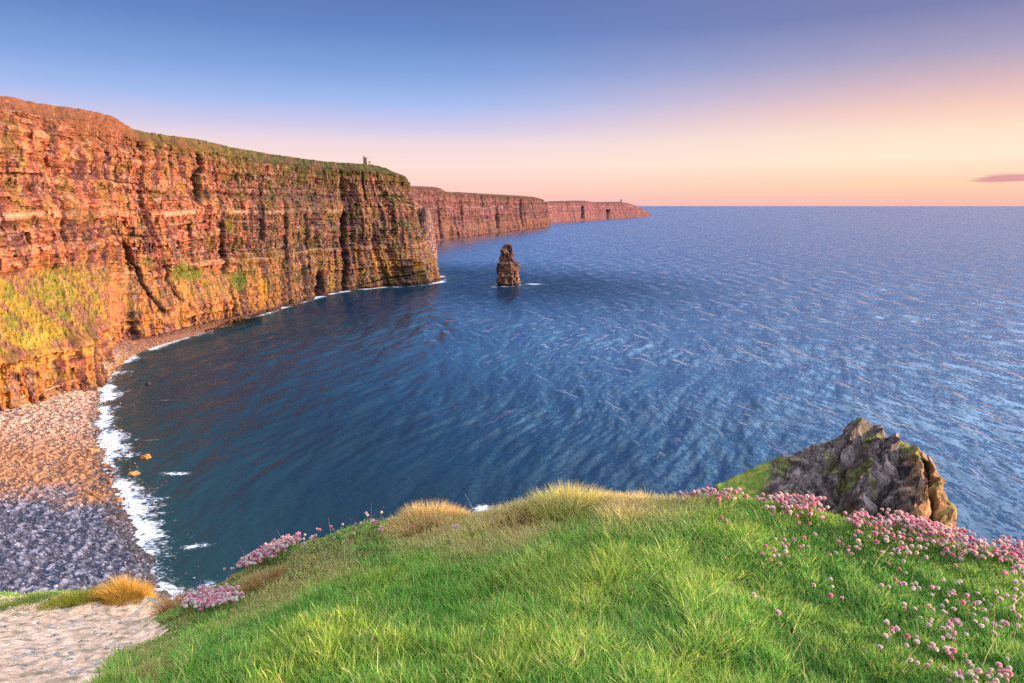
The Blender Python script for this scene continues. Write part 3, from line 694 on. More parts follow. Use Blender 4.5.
sil_px = np.array([(-200, 590), (0, 592), (100, 590), (176, 604), (240, 566), (300, 540), (400, 510), (460, 513), (520, 505), (560, 488), (680, 485), (720, 480), (800, 492), (850, 502), (900, 518), (960, 530), (1024, 545), (1300, 600)], float)
def silh(px): return np.interp(px, sil_px[:, 0], sil_px[:, 1])
def grass():
    n0 = 760000
    Yc = 1.35 + (rng.random(n0) ** .8) * 4.1; xx = rng.uniform(-.98, .98, n0) * (Yc + .25)
    far = rng.random(n0) < np.clip(2.4 / Yc, 0, 1) ** 1.0
    x, y = xx[far], Yc[far]
    ds = crest_d(x, y); ps = path_side(x, y)
    ok = (ds < .55) & (ps < rng.normal(.0, .04, len(x)))
    # a thin fringe of turf along the far lip of the path
    lip = (ps >= 0) & (ds > -.22 - .1 * noise(x / .3, y / .3, None, 4)) & (ds < .3) & (rng.random(len(x)) < .5)
    ok = ok | lip
    x, y, ds, lip = x[ok], y[ok], ds[ok], lip[ok]
    z = ground(x, y); px, py = project(np.stack([x, y, z], -1)); below = py - silh(px)
    cl = fbm(x / .5, y / .5, None, 3, 101); cl2 = noise(x / .13, y / .13, None, 102); cl3 = noise(x / 1.2, y / 1.2, None, 103)
    n = len(x)
    # zones
    right = sstep(700, 830, px + 60 * cl + (py - 600) * .25)
    mid = sstep(430, 560, px + 40 * cl) * (1 - right)
    gold = (1 - sstep(18, 62, below + 22 * cl)) * sstep(370, 420, px) * (1 - sstep(640, 760, px))
    brown = np.exp(-(((px - 250) / 60) ** 2 + ((py - 590) / 45) ** 2)) + .8 * np.exp(-(((px - 330) / 60) ** 2 + ((py - 560) / 22) ** 2)) + .6 * np.exp(-(((px - 400) / 50) ** 2 + ((py - 534) / 16) ** 2)) + .7 * np.exp(-(((px - 530) / 50) ** 2 + ((py - 535) / 14) ** 2)) + .7 * np.exp(-(((px - 150) / 40) ** 2 + ((py - 650) / 60) ** 2))
    brown = np.clip(brown + .5 * cl, 0, 1) * sstep(.15, .5, brown)
    h = .042 + .03 * rng.random(n) + .055 * mid * (.6 + .6 * rng.random(n)) + .02 * (cl2 > .15)
    h = h + .045 * (rng.random(n) > .90) * rng.random(n) * (1 - .6 * right)
    h = h * (1 + .15 * cl) + .075 * gold - .012 * right; h = np.clip(h, .025, .24)
    h = np.where(brown > .4, h * .6, h)
    h = h * (.5 + .5 * sstep(10, 80, below))
    w = .0030 + .0030 * rng.random(n) + .0005 * y
    C = np.zeros((n, 3)) + np.array([.27, .52, .075])
    r = rng.random(n)
    C = cmix(C, (.11, .36, .045), (r < .28) * .9)
    C = cmix(C, (.58, .66, .14), ((r > .70) & (r < .88)) * .8)
    C = cmix(C, (.80, .70, .30), (r > .945 - .06 * mid) * 1.0)
    C = cmix(C, (.34, .44, .05), sstep(0, .5, cl + .3 * cl3) * .5)
    C = cmix(C, (.08, .34, .04), sstep(.1, .5, -cl - .2 * cl2) * .5)
    C = cmix(C, (.07, .28, .06), right * .55)
    C = cmix(C, (.80, .62, .10), np.exp(-(below / 16) ** 2) * sstep(690, 730, px) * (1 - sstep(880, 940, px)) * (rng.random(n) < .6) * .8)  # yellow sunlight on the crest painted into the blade colour
    C = cmix(C, (.78, .56, .26), np.clip(gold * (rng.random(n) * .7 + .6), 0, 1) * .95)
    C = cmix(C, (.56, .40, .17), (rng.random(n) < brown * .75) * .85)
    C = C * (.7 + .6 * rng.random((n, 1)))
    ang = .8 * noise(x / .6, y / .6, None, 105) + 2.4 * noise(x / .16, y / .16, None, 106) - .4
    ang = ang + rng.normal(0, 2.0, n)
    lean = np.clip(.25 + .5 * rng.random(n) ** 1.5 + .1 * mid, 0, 1.25)
    o = blades('grass', x, y, h, w, C, ang, lean, tipcol=(.55, .48, .14), tipmix=(rng.random(n) < .35) * .6)
    tag(o, 'green clifftop grass', 'grass', kind='stuff')
    # behind and beside the viewpoint: sparser turf
    n = 60000
    x = rng.uniform(-7, 7, n); y = rng.uniform(-4, 4.5, n); ok = (np.abs(x) > .95 * (y + .25)) & (crest_d(x, y) < .2) & (path_side(x, y) < 0)
    x, y = x[ok], y[ok]; n = len(x)
    C = (np.array([.08, .22, .02]) * (.6 + .9 * rng.random((n, 1))))
    o = blades('grass', x, y, .05 + .06 * rng.random(n), .006 + .003 * rng.random(n), C, rng.random(n) * 6.28, .3 + .6 * rng.random(n))
    tag(o, 'turf beside and behind the viewpoint', 'grass', kind='stuff')
grass()

def stalks():
    n = 420; x = rng.uniform(-2.2, 2.6, n); y = rng.uniform(1.8, 4.6, n); ok = (crest_d(x, y) < .1) & (path_side(x, y) < -.1); x, y = x[ok], y[ok]; n = len(x)
    C = np.array([.78, .62, .36]) * (.7 + .5 * rng.random((n, 1)))
    o = blades('dead_stalks', x, y, .10 + .12 * rng.random(n), .0018 + 0 * x, C, rng.random(n) * 6.28, .15 + .5 * rng.random(n)); tag(o, 'dry dead grass stalks among the turf', 'grass', kind='stuff')
stalks()

def tussock(px, py, rad, hgt, n, col, col2, label, name='grass_tussock', lean=.7, spr=.4, group='dry grass tussocks along the cliff edge', dirn=None):
    g = on_ground(px, py)
    if g is None: g = at_y(px, py, 4.9)[:2]
    a = rng.random(n) * 6.283; r = rad * np.sqrt(rng.random(n)) * (1 + .3 * np.sin(a * 3 + px))
    x = g[0] + r * np.cos(a); y = g[1] + r * np.sin(a) * .8
    out = np.arctan2(np.cos(a), np.sin(a)) if dirn is None else np.full(n, dirn)
    h = hgt * (1 - .5 * (r / rad) ** 2) * (.6 + .6 * rng.random(n))
    C = np.array(col) + (np.array(col2) - np.array(col)) * rng.random((n, 1)); C = C * (.7 + .6 * rng.random((n, 1)))
    o = blades(name, x, y, h, .0022 + .002 * rng.random(n), C, out, np.clip(lean * (.3 + r / rad) , 0, 1.2) * (.6 + .6 * rng.random(n)), spread=spr)
    tag(o, label, 'grass tussock', group)
GO, GO2, GR = (.85, .64, .28), (.70, .46, .20), (.40, .48, .10)
tussock(566, 512, .26, .17, 5200, GO, GR, 'tallest golden tussock on the crest in front of open sea')
tussock(430, 522, .27, .13, 4200, GO, (.55, .38, .12), 'rounded golden tussock beside the dip in the crest')
tussock(625, 506, .22, .11, 3600, (.82, .58, .32), GO2, 'low reddish gold tussock between the tallest tussock and the flowers')
tussock(672, 505, .20, .10, 2600, (.82, .60, .34), GR, 'short straw coloured tussock touching the pink flowers')
tussock(124, 598, .21, .17, 3000, (.75, .50, .10), (.55, .30, .05), 'bright orange tussock at the far lip of the path')
tussock(78, 603, .22, .12, 2000, (.60, .44, .06), (.22, .34, .04), 'yellow green tussock just left of the orange one by the path')
tussock(173, 612, .09, .16, 700, (.62, .32, .12), GO2, 'small reddish tussock at the right hand end of the path lip')
tussock(30, 604, .30, .08, 1800, (.16, .28, .03), (.30, .34, .05), 'low green tussock on the path lip at the photo edge')
tussock(262, 585, .16, .09, 1500, (.55, .36, .14), (.40, .26, .08), 'withered brown tussock below the left hand flowers')
tussock(520, 518, .16, .08, 1500, (.50, .30, .10), (.30, .20, .06), 'flattened brown tussock in the dip of the crest')
# ------------------------------------------------------------------ thrift flowers
def head_mesh(name, seed, tone):
    r = np.random.default_rng(seed); V = []; Fc = []; C = []
    R = .0092
    for i in range(46):
        c = r.uniform(-.35, 1); a = r.random() * 6.283; s_ = math.sqrt(1 - c * c)
        d = np.array([s_ * math.cos(a), s_ * math.sin(a), c]); p = d * R * np.array([1, 1, .8]) * (.8 + .3 * r.random())
        t = np.cross(d, [.3, .2, 1]); t /= np.linalg.norm(t); b = np.cross(d, t); ph = r.random() * 6.28
        t, b = t * math.cos(ph) + b * math.sin(ph), b * math.cos(ph) - t * math.sin(ph)
        s = .0040 * (.8 + .5 * r.random()); k = len(V)
        for m in range(5):
            q = 2 * math.pi * m / 5; V.append(p + (t * math.cos(q) + b * math.sin(q)) * s + d * .0012)
        V.append(p - d * .002)
        for m in range(5): Fc.append((k + m, k + (m + 1) % 5, k + 5))
        cc = np.array(tone) * (.7 + .6 * r.random()); C += [cc] * 5 + [cc * .75]
    # calyx
    k = len(V)
    for m in range(6): q = math.pi * m / 3; V.append(np.array([math.cos(q) * .006, math.sin(q) * .006, -.003])); C.append(np.array([.30, .18, .08]))
    V.append(np.array([0, 0, -.010])); C.append(np.array([.2, .2, .05]))
    for m in range(6): Fc.append((k + m, k + 6, k + (m + 1) % 6))
    return np.array(V), Fc, np.clip(np.array(C), 0, .95)
def stem_mesh(h):
    V = []; Fc = []; w = .0009
    for i, t in enumerate((0, .5, 1)):
        for q in (0, 2.1, 4.2): V.append((math.cos(q) * w + .004 * t * t, math.sin(q) * w, -h + h * t))
    for i in range(2):
        for m in range(3): a = 3 * i; Fc.append((a + m, a + (m + 1) % 3, a + 3 + (m + 1) % 3, a + 3 + m))
    return np.array(V), Fc, np.tile([.16, .26, .05], (9, 1))
tones = [(.93, .50, .55), (.94, .64, .64), (.92, .38, .48), (.95, .74, .66)]
heads = [head_mesh('h', i, t) for i, t in enumerate(tones)] + [head_mesh('h', 9, (.90, .74, .66))]
def flower_sites():
    n = 60000
    Yc = rng.uniform(1.6, 5.2, n); x = rng.uniform(-.8, .85, n) * Yc
    sh = .05 + .05 * rng.random(n); z = ground(x, Yc) + sh
    d = crest_d(x, Yc); px, py = project(np.stack([x, Yc, z], -1)); below = py - silh(px)
    cl = fbm(x / .28, Yc / .28, None, 2, 201)
    ramp = sstep(655, 730, px)
    dens = ramp * 1.5 * np.exp(-(np.clip(below, 0, 999) / 22) ** 1.5) * sstep(-.25, .35, cl)
    dens = np.maximum(dens, sstep(690, 740, px) * (.55 + .1 * sstep(820, 900, px)) * np.exp(-(np.clip(below - 15, 0, 999) / 52) ** 2) * sstep(-.1, .4, cl))
    dens = np.maximum(dens, sstep(840, 930, px - (py - 560) * .1) * .20 * sstep(-.5, .2, cl))
    # the two clumps at the left end of the crest
    ca = np.exp(-(((px - 212 - (597 - py) * 1.2) / 24) ** 2 + ((py - 597) / 9) ** 2) ** 2)
    cb = np.exp(-(((px - 265 - (552 - py) * 1.9) / 15) ** 2 + ((py - 548) / 15) ** 2) ** 2)
    dens = np.maximum(dens, 1.5 * np.maximum(ca, cb)); dens = np.where((px > 300) & (px < 460) & (below < 16), .035, dens)
    dens = np.where(d > .22, 0, dens) * np.clip(Yc / 4.2, .3, 1) ** 0
    keep = rng.random(n) < dens * .55
    return x[keep], Yc[keep], z[keep], sh[keep], px[keep], py[keep]
fx, fy, fz, fh, fpx, fpy = flower_sites()
print('flowers', len(fx))
vis = (fpx > -5) & (fpx < 1030) & (fpy < 690)
order = np.argsort(np.where(vis, fy, 99))
one, rest = order[:300], order[300:]
hm = []
for i, (V, Fc, C) in enumerate(heads):
    oo = facets('flower_head', V, Fc, M_petal, colors=C); hm.append(oo.data); bpy.data.objects.remove(oo)
sm = []
for hh in (.06, .08, .10):
    V, Fc, C = stem_mesh(hh); oo = facets('stem', V, Fc, M_leaf, colors=C); sm.append(oo.data); bpy.data.objects.remove(oo)
def zone_label(px, py):
    b = py - silh(px)
    if px < 245 and py > 570: return 'pink thrift flower in the dense lower clump beside the path'
    if px < 330: return 'pink thrift flower in the dense clump along the left hand crest'
    if px < 460: return 'single pink thrift flower standing on the crest near the rounded tussock'
    if px < 800 and b < 45: return 'pink thrift flower massed on the crest in front of the grey crag'
    if px < 800: return 'pink thrift flower scattered among long grass below the crag'
    if b < 45: return 'pink thrift flower massed on the right hand crest'
    return 'pale pink thrift flower scattered over the dark green right hand slope'
for j, i in enumerate(one):
    e = bpy.data.objects.new('thrift_flower', None); COL.objects.link(e); e.empty_display_size = .01
    e.location = (fx[i], fy[i], fz[i]); e.rotation_euler = (rng.normal(0, .25), rng.normal(0, .25), rng.random() * 6.28)
    pale = fpx[i] > 830 and fpy[i] - silh(fpx[i]) > 40
    k = 4 if (rng.random() < (.55 if pale else .18)) else int(rng.integers(0, 4)); s = (.62 + .5 * rng.random()) * (.85 if pale else 1)
    e.scale = (s, s, s)
    tag(e, zone_label(fpx[i], fpy[i]), 'flower', 'thrift: ' + zone_label(fpx[i], fpy[i]))
    h_ = bpy.data.objects.new('flower_head', hm[k]); COL.objects.link(h_); h_.parent = e
    s_ = bpy.data.objects.new('stem', sm[int(rng.integers(0, 3))]); COL.objects.link(s_); s_.parent = e
def rest_flowers():
    VV, LL, CC = [], [], []; base = 0; tots = []
    for i in rest:
        V, Fc, C = heads[int(rng.integers(0, 5)) if rng.random() < .3 else int(rng.integers(0, 4))]
        s = .66 + .45 * rng.random(); a = rng.random() * 6.28; c_, s_ = math.cos(a), math.sin(a)
        W = V * s; W = np.stack([W[:, 0] * c_ - W[:, 1] * s_, W[:, 0] * s_ + W[:, 1] * c_, W[:, 2]], -1) + [fx[i], fy[i], fz[i]]
        VV.append(W); CC.append(C); LL += [q + base for f in Fc for q in f]; tots += [len(f) for f in Fc]; base += len(V)
        V, Fc, C = stem_mesh(.08); VV.append(V + [fx[i], fy[i], fz[i]]); CC.append(C); LL += [q + base for f in Fc for q in f]; tots += [len(f) for f in Fc]; base += len(V)
    st = np.concatenate([[0], np.cumsum(tots)[:-1]])
    o = mesh_raw('thrift_flowers', np.vstack(VV), LL, st, tots, M_petal, None, np.vstack(CC))
    tag(o, 'carpet of smaller pink thrift flowers on the crest', 'flowers', kind='stuff')
rest_flowers()

# ------------------------------------------------------------------ watch towers
def box(cx, cy, z0, z1, hx, hy):
    v = [(cx + a * hx, cy + b * hy, z) for z in (z0, z1) for a, b in ((-1, -1), (1, -1), (1, 1), (-1, 1))]
    f = [(0, 3, 2, 1), (4, 5, 6, 7), (0, 1, 5, 4), (1, 2, 6, 5), (2, 3, 7, 6), (3, 0, 4, 7)]
    return v, f
def cyl(cx, cy, z0, z1, r0, r1, n=28):
    v = [(cx + r * math.cos(2 * math.pi * i / n), cy + r * math.sin(2 * math.pi * i / n), z) for z, r in ((z0, r0), (z1, r1)) for i in range(n)]
    f = [(i, (i + 1) % n, n + (i + 1) % n, n + i) for i in range(n)] + [tuple(range(n - 1, -1, -1)), tuple(range(n, 2 * n))]
    return v, f
def join(parts):
    V, Fc = [], []
    for v, f in parts:
        k = len(V); V += v; Fc += [tuple(i + k for i in q) for q in f]
    return V, Fc
def tower(px, py, Y, sc, name, label, cat='tower'):
    p = at_y(px, py, Y)
    e = bpy.data.objects.new(name, None); COL.objects.link(e); e.location = p; e.scale = (sc, sc, sc); e.rotation_euler = (0, 0, .3)
    tag(e, label, cat)
    facets('wall', *join([cyl(0, 0, -4, 9, 3.4, 3.0)]), M_tower, e)
    bat = [cyl(0, 0, 9, 9.6, 3.4, 3.4)]
    for i in range(10):
        a = 2 * math.pi * i / 10; bat.append(box(3.05 * math.cos(a), 3.05 * math.sin(a), 9.6, 10.7, .45, .45))
    facets('battlement', *join(bat), M_tower, e)
    tur = [box(-3.6, .4, -4, 12, 1.3, 1.3), box(-3.6, .4, 12, 12.5, 1.6, 1.6)] + [box(-3.6 + a * 1.25, .4 + b * 1.25, 12.5, 13.3, .35, .35) for a in (-1, 1) for b in (-1, 1)]
    facets('turret', *join(tur), M_tower, e)
    facets('annex', *join([box(4.2, 0, -4, 4.5, 2.4, 2.0), box(4.2, 0, 4.5, 4.9, 2.6, 2.2)]), M_tower, e)
    facets('door', *join([box(0, -3.25, 0, 2.3, .6, .12)]), M_door, e)
    for z in (4.0, 6.8): facets('window', *join([box(.2, -3.2, z, z + 1.3, .35, .12)]), M_door, e)
tower(366.5, 164.2, 1165, 1.05, 'stone_tower', 'small battlemented stone watchtower on top of the main headland')
tower(621.5, 202.2, 6640, 2.2, 'ruined_tower', 'tiny ruined signal tower on the farthest headland skyline')

# ------------------------------------------------------------------ sea
def seg_dist(x, y, Pn):
    best = np.full(x.shape, 1e9)
    for a, b in zip(Pn[:-1], Pn[1:]):
        dx, dy = b - a; L2 = dx * dx + dy * dy + 1e-9
        t = np.clip(((x - a[0]) * dx + (y - a[1]) * dy) / L2, 0, 1)
        best = np.minimum(best, np.hypot(x - a[0] - t * dx, y - a[1] - t * dy))
    return best
def sea():
    th = np.concatenate([np.linspace(-1.7, -.70, 70)[:-1], np.linspace(-.70, .70, 1150), np.linspace(.70, 1.7, 70)[1:]])
    dep = np.concatenate([np.linspace(62, 34, 60)[:-1], np.linspace(34, .35, 850), np.geomspace(.35, .06, 16)[1:]])
    r = H / np.tan(np.radians(dep))
    T_, R = np.meshgrid(th, r, indexing='ij'); x = R * np.sin(T_); y = R * np.cos(T_)
    dr = np.gradient(r)[None, :]
    z = np.zeros_like(x); g = np.random.default_rng(5)
    wx = x + 14 * noise(x / 120, y / 120, None, 301); wy = y + 14 * noise(x / 150 + 9, y / 150, None, 302)
    env = 1 + .6 * noise(x / 160, y / 90, None, 303)
    for lam in np.geomspace(5, 62, 34):
        lam *= g.uniform(.92, 1.08); an = g.normal(-.12, .32); kx, ky = math.cos(an), math.sin(an)
        a = .0058 * lam * math.exp(-((math.log(lam / 22)) / 1.1) ** 2)
        if lam < 12: a = .0055 * lam
        fade = 1 - sstep(lam * .28, lam * .5, dr)
        ph = 2 * np.pi / lam * (wx * kx + wy * ky) + g.random() * 6.28
        z += a * fade * env * (np.sin(ph) + .25 * np.cos(2 * ph))
    inb = np.ones_like(x)
    coastA = np.vstack([WLn, [on_z(a, b, 0)[:2] for a, b in ((300, 302), (335, 292.5), (378, 287.5), (418, 285.5), (441, 282), (441, 276))]])
    near = (y < 1600)
    sd = np.full(x.shape, 1e4); sd[near] = seg_dist(x[near], y[near], coastA)
    sd = np.minimum(sd, np.abs(np.hypot(x - cs[0], y - cs[1] - 14) - 17))
    coastB = np.array([s[:2] for s in far1 + far2]); fa = (y >= 1600) & (y < 9000) & (np.abs(x) < 2500)
    sf = np.full(x.shape, 1e4); sf[fa] = seg_dist(x[fa], y[fa], coastB)
    z *= mix(.3, 1, sstep(0, 320, sd))
    z -= .15
    # foam density
    bd = np.full(x.shape, 1e4); m = (y < 800) & (x < 60); bd[m] = seg_dist(x[m], y[m], WLn)
    n1 = fbm(x / 30, y / 30, None, 3, 310); n2 = fbm(x / 9, y / 9, None, 3, 311)
    foam = .95 * np.exp(-(bd / 12) ** 1.3) + .70 * np.exp(-(bd / 34) ** 2) * sstep(-.2, .5, n1 + .5 * n2)
    foam *= mix(1, .6, sstep(480, 640, y))
    foam = np.maximum(foam, 1.25 * np.exp(-(sd / 15) ** 1.4) * sstep(-.8, 0, n1))
    foam = np.maximum(foam, .9 * np.exp(-(sf / 22) ** 1.5) * sstep(-.1, .3, noise(x / 150, y / 150, None, 312)))
    for (px, py, ax, ay, st, rot) in [(176, 473, 12, 4, 1.15, 0), (150, 515, 10, 4.5, 1.1, .4), (195, 546, 9, 3.6, 1.15, .2), (160, 498, 9, 3, .95, .3), (172, 520, 8, 2.4, .8, .2), (150, 440, 9, 3, .85, 0), (165, 400, 12, 3, .8, 0), (133, 497, 9, 6, .8, 0), (155, 380, 9, 2.5, .7, 0), (534, 284, 24, 12, 1.3, 0), (494, 287, 12, 8, 1.2, 0), (700, 437, 2.5, 2, .9, 0), (484, 508, 7, 6, 1.3, 0), (420, 286, 28, 6, .8, 0), (400, 287, 30, 5, .7, 0), (270, 314, 22, 9, .8, 0), (350, 293, 30, 7, .8, 0), (210, 333, 16, 8, .8, 0), (490, 284, 14, 5, .6, 0), (458, 238, 45, 20, .9, 0), (160, 560, 8, 8, .7, 0), (560, 472, 1.6, 1.2, .8, 0), (335, 525, 1.5, 1, .6, 0), (842, 290, 14, 3, .5, 0), (640, 310, 10, 3, .45, 0)]:
        c = on_z(px, py, 0); dx, dy = x - c[0], y - c[1]; cr_, sr_ = math.cos(rot), math.sin(rot)
        foam = np.maximum(foam, st * np.exp(-((dx * cr_ + dy * sr_) / ax) ** 2 - ((dy * cr_ - dx * sr_) / ay) ** 2))
    shal = np.exp(-(np.minimum(bd, sd * 3) / 70))
    Pg = np.stack([x, y, z], -1)
    m, nt, b = new_mat('sea_water'); L = nt.links.new
    geo = N(nt, 'ShaderNodeNewGeometry')
    af = N(nt, 'ShaderNodeAttribute', attribute_name='foam'); ash = N(nt, 'ShaderNodeAttribute', attribute_name='shallow')
    # fine ripples
    mp = N(nt, 'ShaderNodeMapping'); mp.inputs['Scale'].default_value = (1, .5, 1); mp.inputs['Rotation'].default_value = (0, 0, .15); L(geo.outputs['Position'], mp.inputs['Vector'])
    n_a = N(nt, 'ShaderNodeTexNoise', Scale=.75, Detail=9, Roughness=.66); L(mp.outputs[0], n_a.inputs['Vector'])
    n_b = N(nt, 'ShaderNodeTexNoise', Scale=.09, Detail=4, Roughness=.55); L(mp.outputs[0], n_b.inputs['Vector'])
    def slope(tex, k):
        v = N(nt, 'ShaderNodeVectorMath', operation='SUBTRACT'); L(tex.outputs['Color'], v.inputs[0]); v.inputs[1].default_value = (.5, .5, .5)
        q = N(nt, 'ShaderNodeVectorMath', operation='MULTIPLY'); L(v.outputs[0], q.inputs[0]); q.inputs[1].default_value = (k, k * .6, 0); return q
    qa, qb = slope(n_a, .85), slope(n_b, .30)
    q1 = N(nt, 'ShaderNodeVectorMath', operation='ADD'); L(qa.outputs[0], q1.inputs[0]); L(qb.outputs[0], q1.inputs[1])
    q2 = N(nt, 'ShaderNodeVectorMath', operation='ADD'); L(q1.outputs[0], q2.inputs[0]); L(geo.outputs['Normal'], q2.inputs[1])
    # at low angles the wave faces one sees are those turned towards the eye
    si = N(nt, 'ShaderNodeSeparateXYZ'); L(geo.outputs['Incoming'], si.inputs[0])
    om = N(nt, 'ShaderNodeMath', operation='SUBTRACT'); om.inputs[0].default_value = 1; L(si.outputs['Z'], om.inputs[1])
    pw = N(nt, 'ShaderNodeMath', operation='POWER'); L(om.outputs[0], pw.inputs[0]); pw.inputs[1].default_value = 2.5
    ih = N(nt, 'ShaderNodeVectorMath', operation='MULTIPLY'); L(geo.outputs['Incoming'], ih.inputs[0]); ih.inputs[1].default_value = (.115, .115, 0)
    is_ = N(nt, 'ShaderNodeVectorMath', operation='SCALE'); L(ih.outputs[0], is_.inputs[0]); L(pw.outputs[0], is_.inputs['Scale'])
    q2b = N(nt, 'ShaderNodeVectorMath', operation='ADD'); L(q2.outputs[0], q2b.inputs[0]); L(is_.outputs[0], q2b.inputs[1]); q2 = q2b
    q3 = N(nt, 'ShaderNodeVectorMath', operation='NORMALIZE'); L(q2.outputs[0], q3.inputs[0]); L(q3.outputs[0], b.inputs['Normal'])
    # water colour, darkened in the cove in place of the cliff's reflection
    big = N(nt, 'ShaderNodeTexNoise', Scale=.012, Detail=4); L(geo.outputs['Position'], big.inputs['Vector'])
    c1 = N(nt, 'ShaderNodeMix', data_type='RGBA'); c1.inputs[6].default_value = (.002, .016, .038, 1); c1.inputs[7].default_value = (.006, .060, .125, 1); aop = N(nt, 'ShaderNodeAttribute', attribute_name='open'); bmx = N(nt, 'ShaderNodeMath', operation='MULTIPLY_ADD'); L(big.outputs['Fac'], bmx.inputs[0]); bmx.inputs[1].default_value = .5; L(aop.outputs['Fac'], bmx.inputs[2]); bms = N(nt, 'ShaderNodeMath', operation='SUBTRACT'); bms.use_clamp = True; L(bmx.outputs[0], bms.inputs[0]); bms.inputs[1].default_value = .25; L(bms.outputs[0], c1.inputs[0])
    c2 = N(nt, 'ShaderNodeMix', data_type='RGBA'); c2.inputs[7].default_value = (.010, .036, .036, 1); L(c1.outputs[2], c2.inputs[6]); L(ash.outputs['Fac'], c2.inputs[0])
    # foam
    fn = N(nt, 'ShaderNodeTexNoise', Scale=.55, Detail=10, Roughness=.68, Distortion=.6)
    mpf = N(nt, 'ShaderNodeMapping'); mpf.inputs['Scale'].default_value = (.8, 1.3, 1); L(geo.outputs['Position'], mpf.inputs['Vector']); L(mpf.outputs[0], fn.inputs['Vector'])
    th_ = N(nt, 'ShaderNodeMapRange', interpolation_type='SMOOTHSTEP')
    sm_ = N(nt, 'ShaderNodeMath', operation='ADD'); L(fn.outputs['Fac'], sm_.inputs[0])
    hf = N(nt, 'ShaderNodeMath', operation='MULTIPLY'); L(af.outputs['Fac'], hf.inputs[0]); hf.inputs[1].default_value = .45; L(hf.outputs[0], sm_.inputs[1])
    L(sm_.outputs[0], th_.inputs['Value']); th_.inputs['From Min'].default_value = .84; th_.inputs['From Max'].default_value = 1.10
    c3 = N(nt, 'ShaderNodeMix', data_type='RGBA'); L(c2.outputs[2], c3.inputs[6]); c3.inputs[7].default_value = (.68, .72, .80, 1); L(th_.outputs[0], c3.inputs[0])
    L(c3.outputs[2], b.inputs['Base Color'])
    fr = N(nt, 'ShaderNodeFresnel', IOR=1.33); L(q3.outputs[0], fr.inputs['Normal'])
    fm = N(nt, 'ShaderNodeMath', operation='MULTIPLY'); L(fr.outputs[0], fm.inputs[0]); opn = N(nt, 'ShaderNodeMapRange'); L(aop.outputs['Fac'], opn.inputs['Value']); opn.inputs['To Min'].default_value = .75; opn.inputs['To Max'].default_value = 2.0; L(opn.outputs[0], fm.inputs[1]); fm.use_clamp = True
    nf = N(nt, 'ShaderNodeMath', operation='SUBTRACT'); nf.inputs[0].default_value = 1; L(th_.outputs[0], nf.inputs[1])
    fm2 = N(nt, 'ShaderNodeMath', operation='MULTIPLY'); L(fm.outputs[0], fm2.inputs[0]); L(nf.outputs[0], fm2.inputs[1])
    df = N(nt, 'ShaderNodeBsdfDiffuse'); L(c3.outputs[2], df.inputs['Color']); gl = N(nt, 'ShaderNodeBsdfGlossy', Roughness=.13); gl.inputs['Color'].default_value = (.86, .93, 1, 1); L(q3.outputs[0], gl.inputs['Normal'])
    ms = N(nt, 'ShaderNodeMixShader'); L(fm2.outputs[0], ms.inputs[0]); L(df.outputs[0], ms.inputs[1]); L(gl.outputs[0], ms.inputs[2]); L(ms.outputs[0], nt.nodes['Material Output'].inputs['Surface'])
    rr = N(nt, 'ShaderNodeMapRange'); L(th_.outputs[0], rr.inputs['Value']); rr.inputs['To Min'].default_value = .16; rr.inputs['To Max'].default_value = .9; L(rr.outputs[0], b.inputs['Roughness'])
    b.inputs['IOR'].default_value = 1.33; b.inputs['Specular IOR Level'].default_value = .5
    o = grid_mesh('sea', Pg, m, attrs={'foam': np.clip(foam, 0, 1.3), 'shallow': np.clip(shal, 0, 1), 'open': sstep(40, 460, sd)}, smooth=True, flip=False)
    tag(o, 'blue sea filling the bay to the horizon', 'sea', kind='structure')
sea()

# ------------------------------------------------------------------ sky and sun
def s2l(c):
    return tuple((v / 255 / 12.92) if v / 255 <= .04045 else ((v / 255 + .055) / 1.055) ** 2.4 for v in c) + (1,)
EXPO = 1.6
w = bpy.data.worlds.new('World'); SC.world = w; w.use_nodes = True
nt = w.node_tree; L = nt.links.new; bg = nt.nodes['Background']
tc = N(nt, 'ShaderNodeTexCoord'); sep = N(nt, 'ShaderNodeSeparateXYZ'); L(tc.outputs['Generated'], sep.inputs[0])
def ramp(stops):
    r = nt.nodes.new('ShaderNodeValToRGB'); r.color_ramp.interpolation = 'LINEAR'
    el = r.color_ramp.elements
    while len(el) > 1: el.remove(el[-1])
    el[0].position = stops[0][0]; el[0].color = s2l(stops[0][1])
    for p, c in stops[1:]:
        e = el.new(p); e.color = s2l(c)
    return r
mz = N(nt, 'ShaderNodeMath', operation='MULTIPLY'); L(sep.outputs['Z'], mz.inputs[0]); mz.inputs[1].default_value = 2.0
RA = ramp([(0, (250, 192, 192)), (.04, (255, 208, 196)), (.11, (255, 226, 216)), (.17, (242, 220, 226)), (.22, (208, 204, 236)), (.28, (166, 190, 240)), (.36, (132, 166, 224)), (.46, (104, 138, 200)), (.56, (92, 120, 180)), (.8, (120, 140, 195))])
RB = ramp([(0, (250, 188, 176)), (.05, (255, 212, 178)), (.12, (255, 236, 208)), (.18, (255, 228, 202)), (.23, (250, 208, 192)), (.29, (218, 186, 192)), (.36, (172, 164, 194)), (.46, (128, 132, 178)), (.8, (115, 125, 175))])
for r_ in (RA, RB): L(mz.outputs[0], r_.inputs['Fac'])
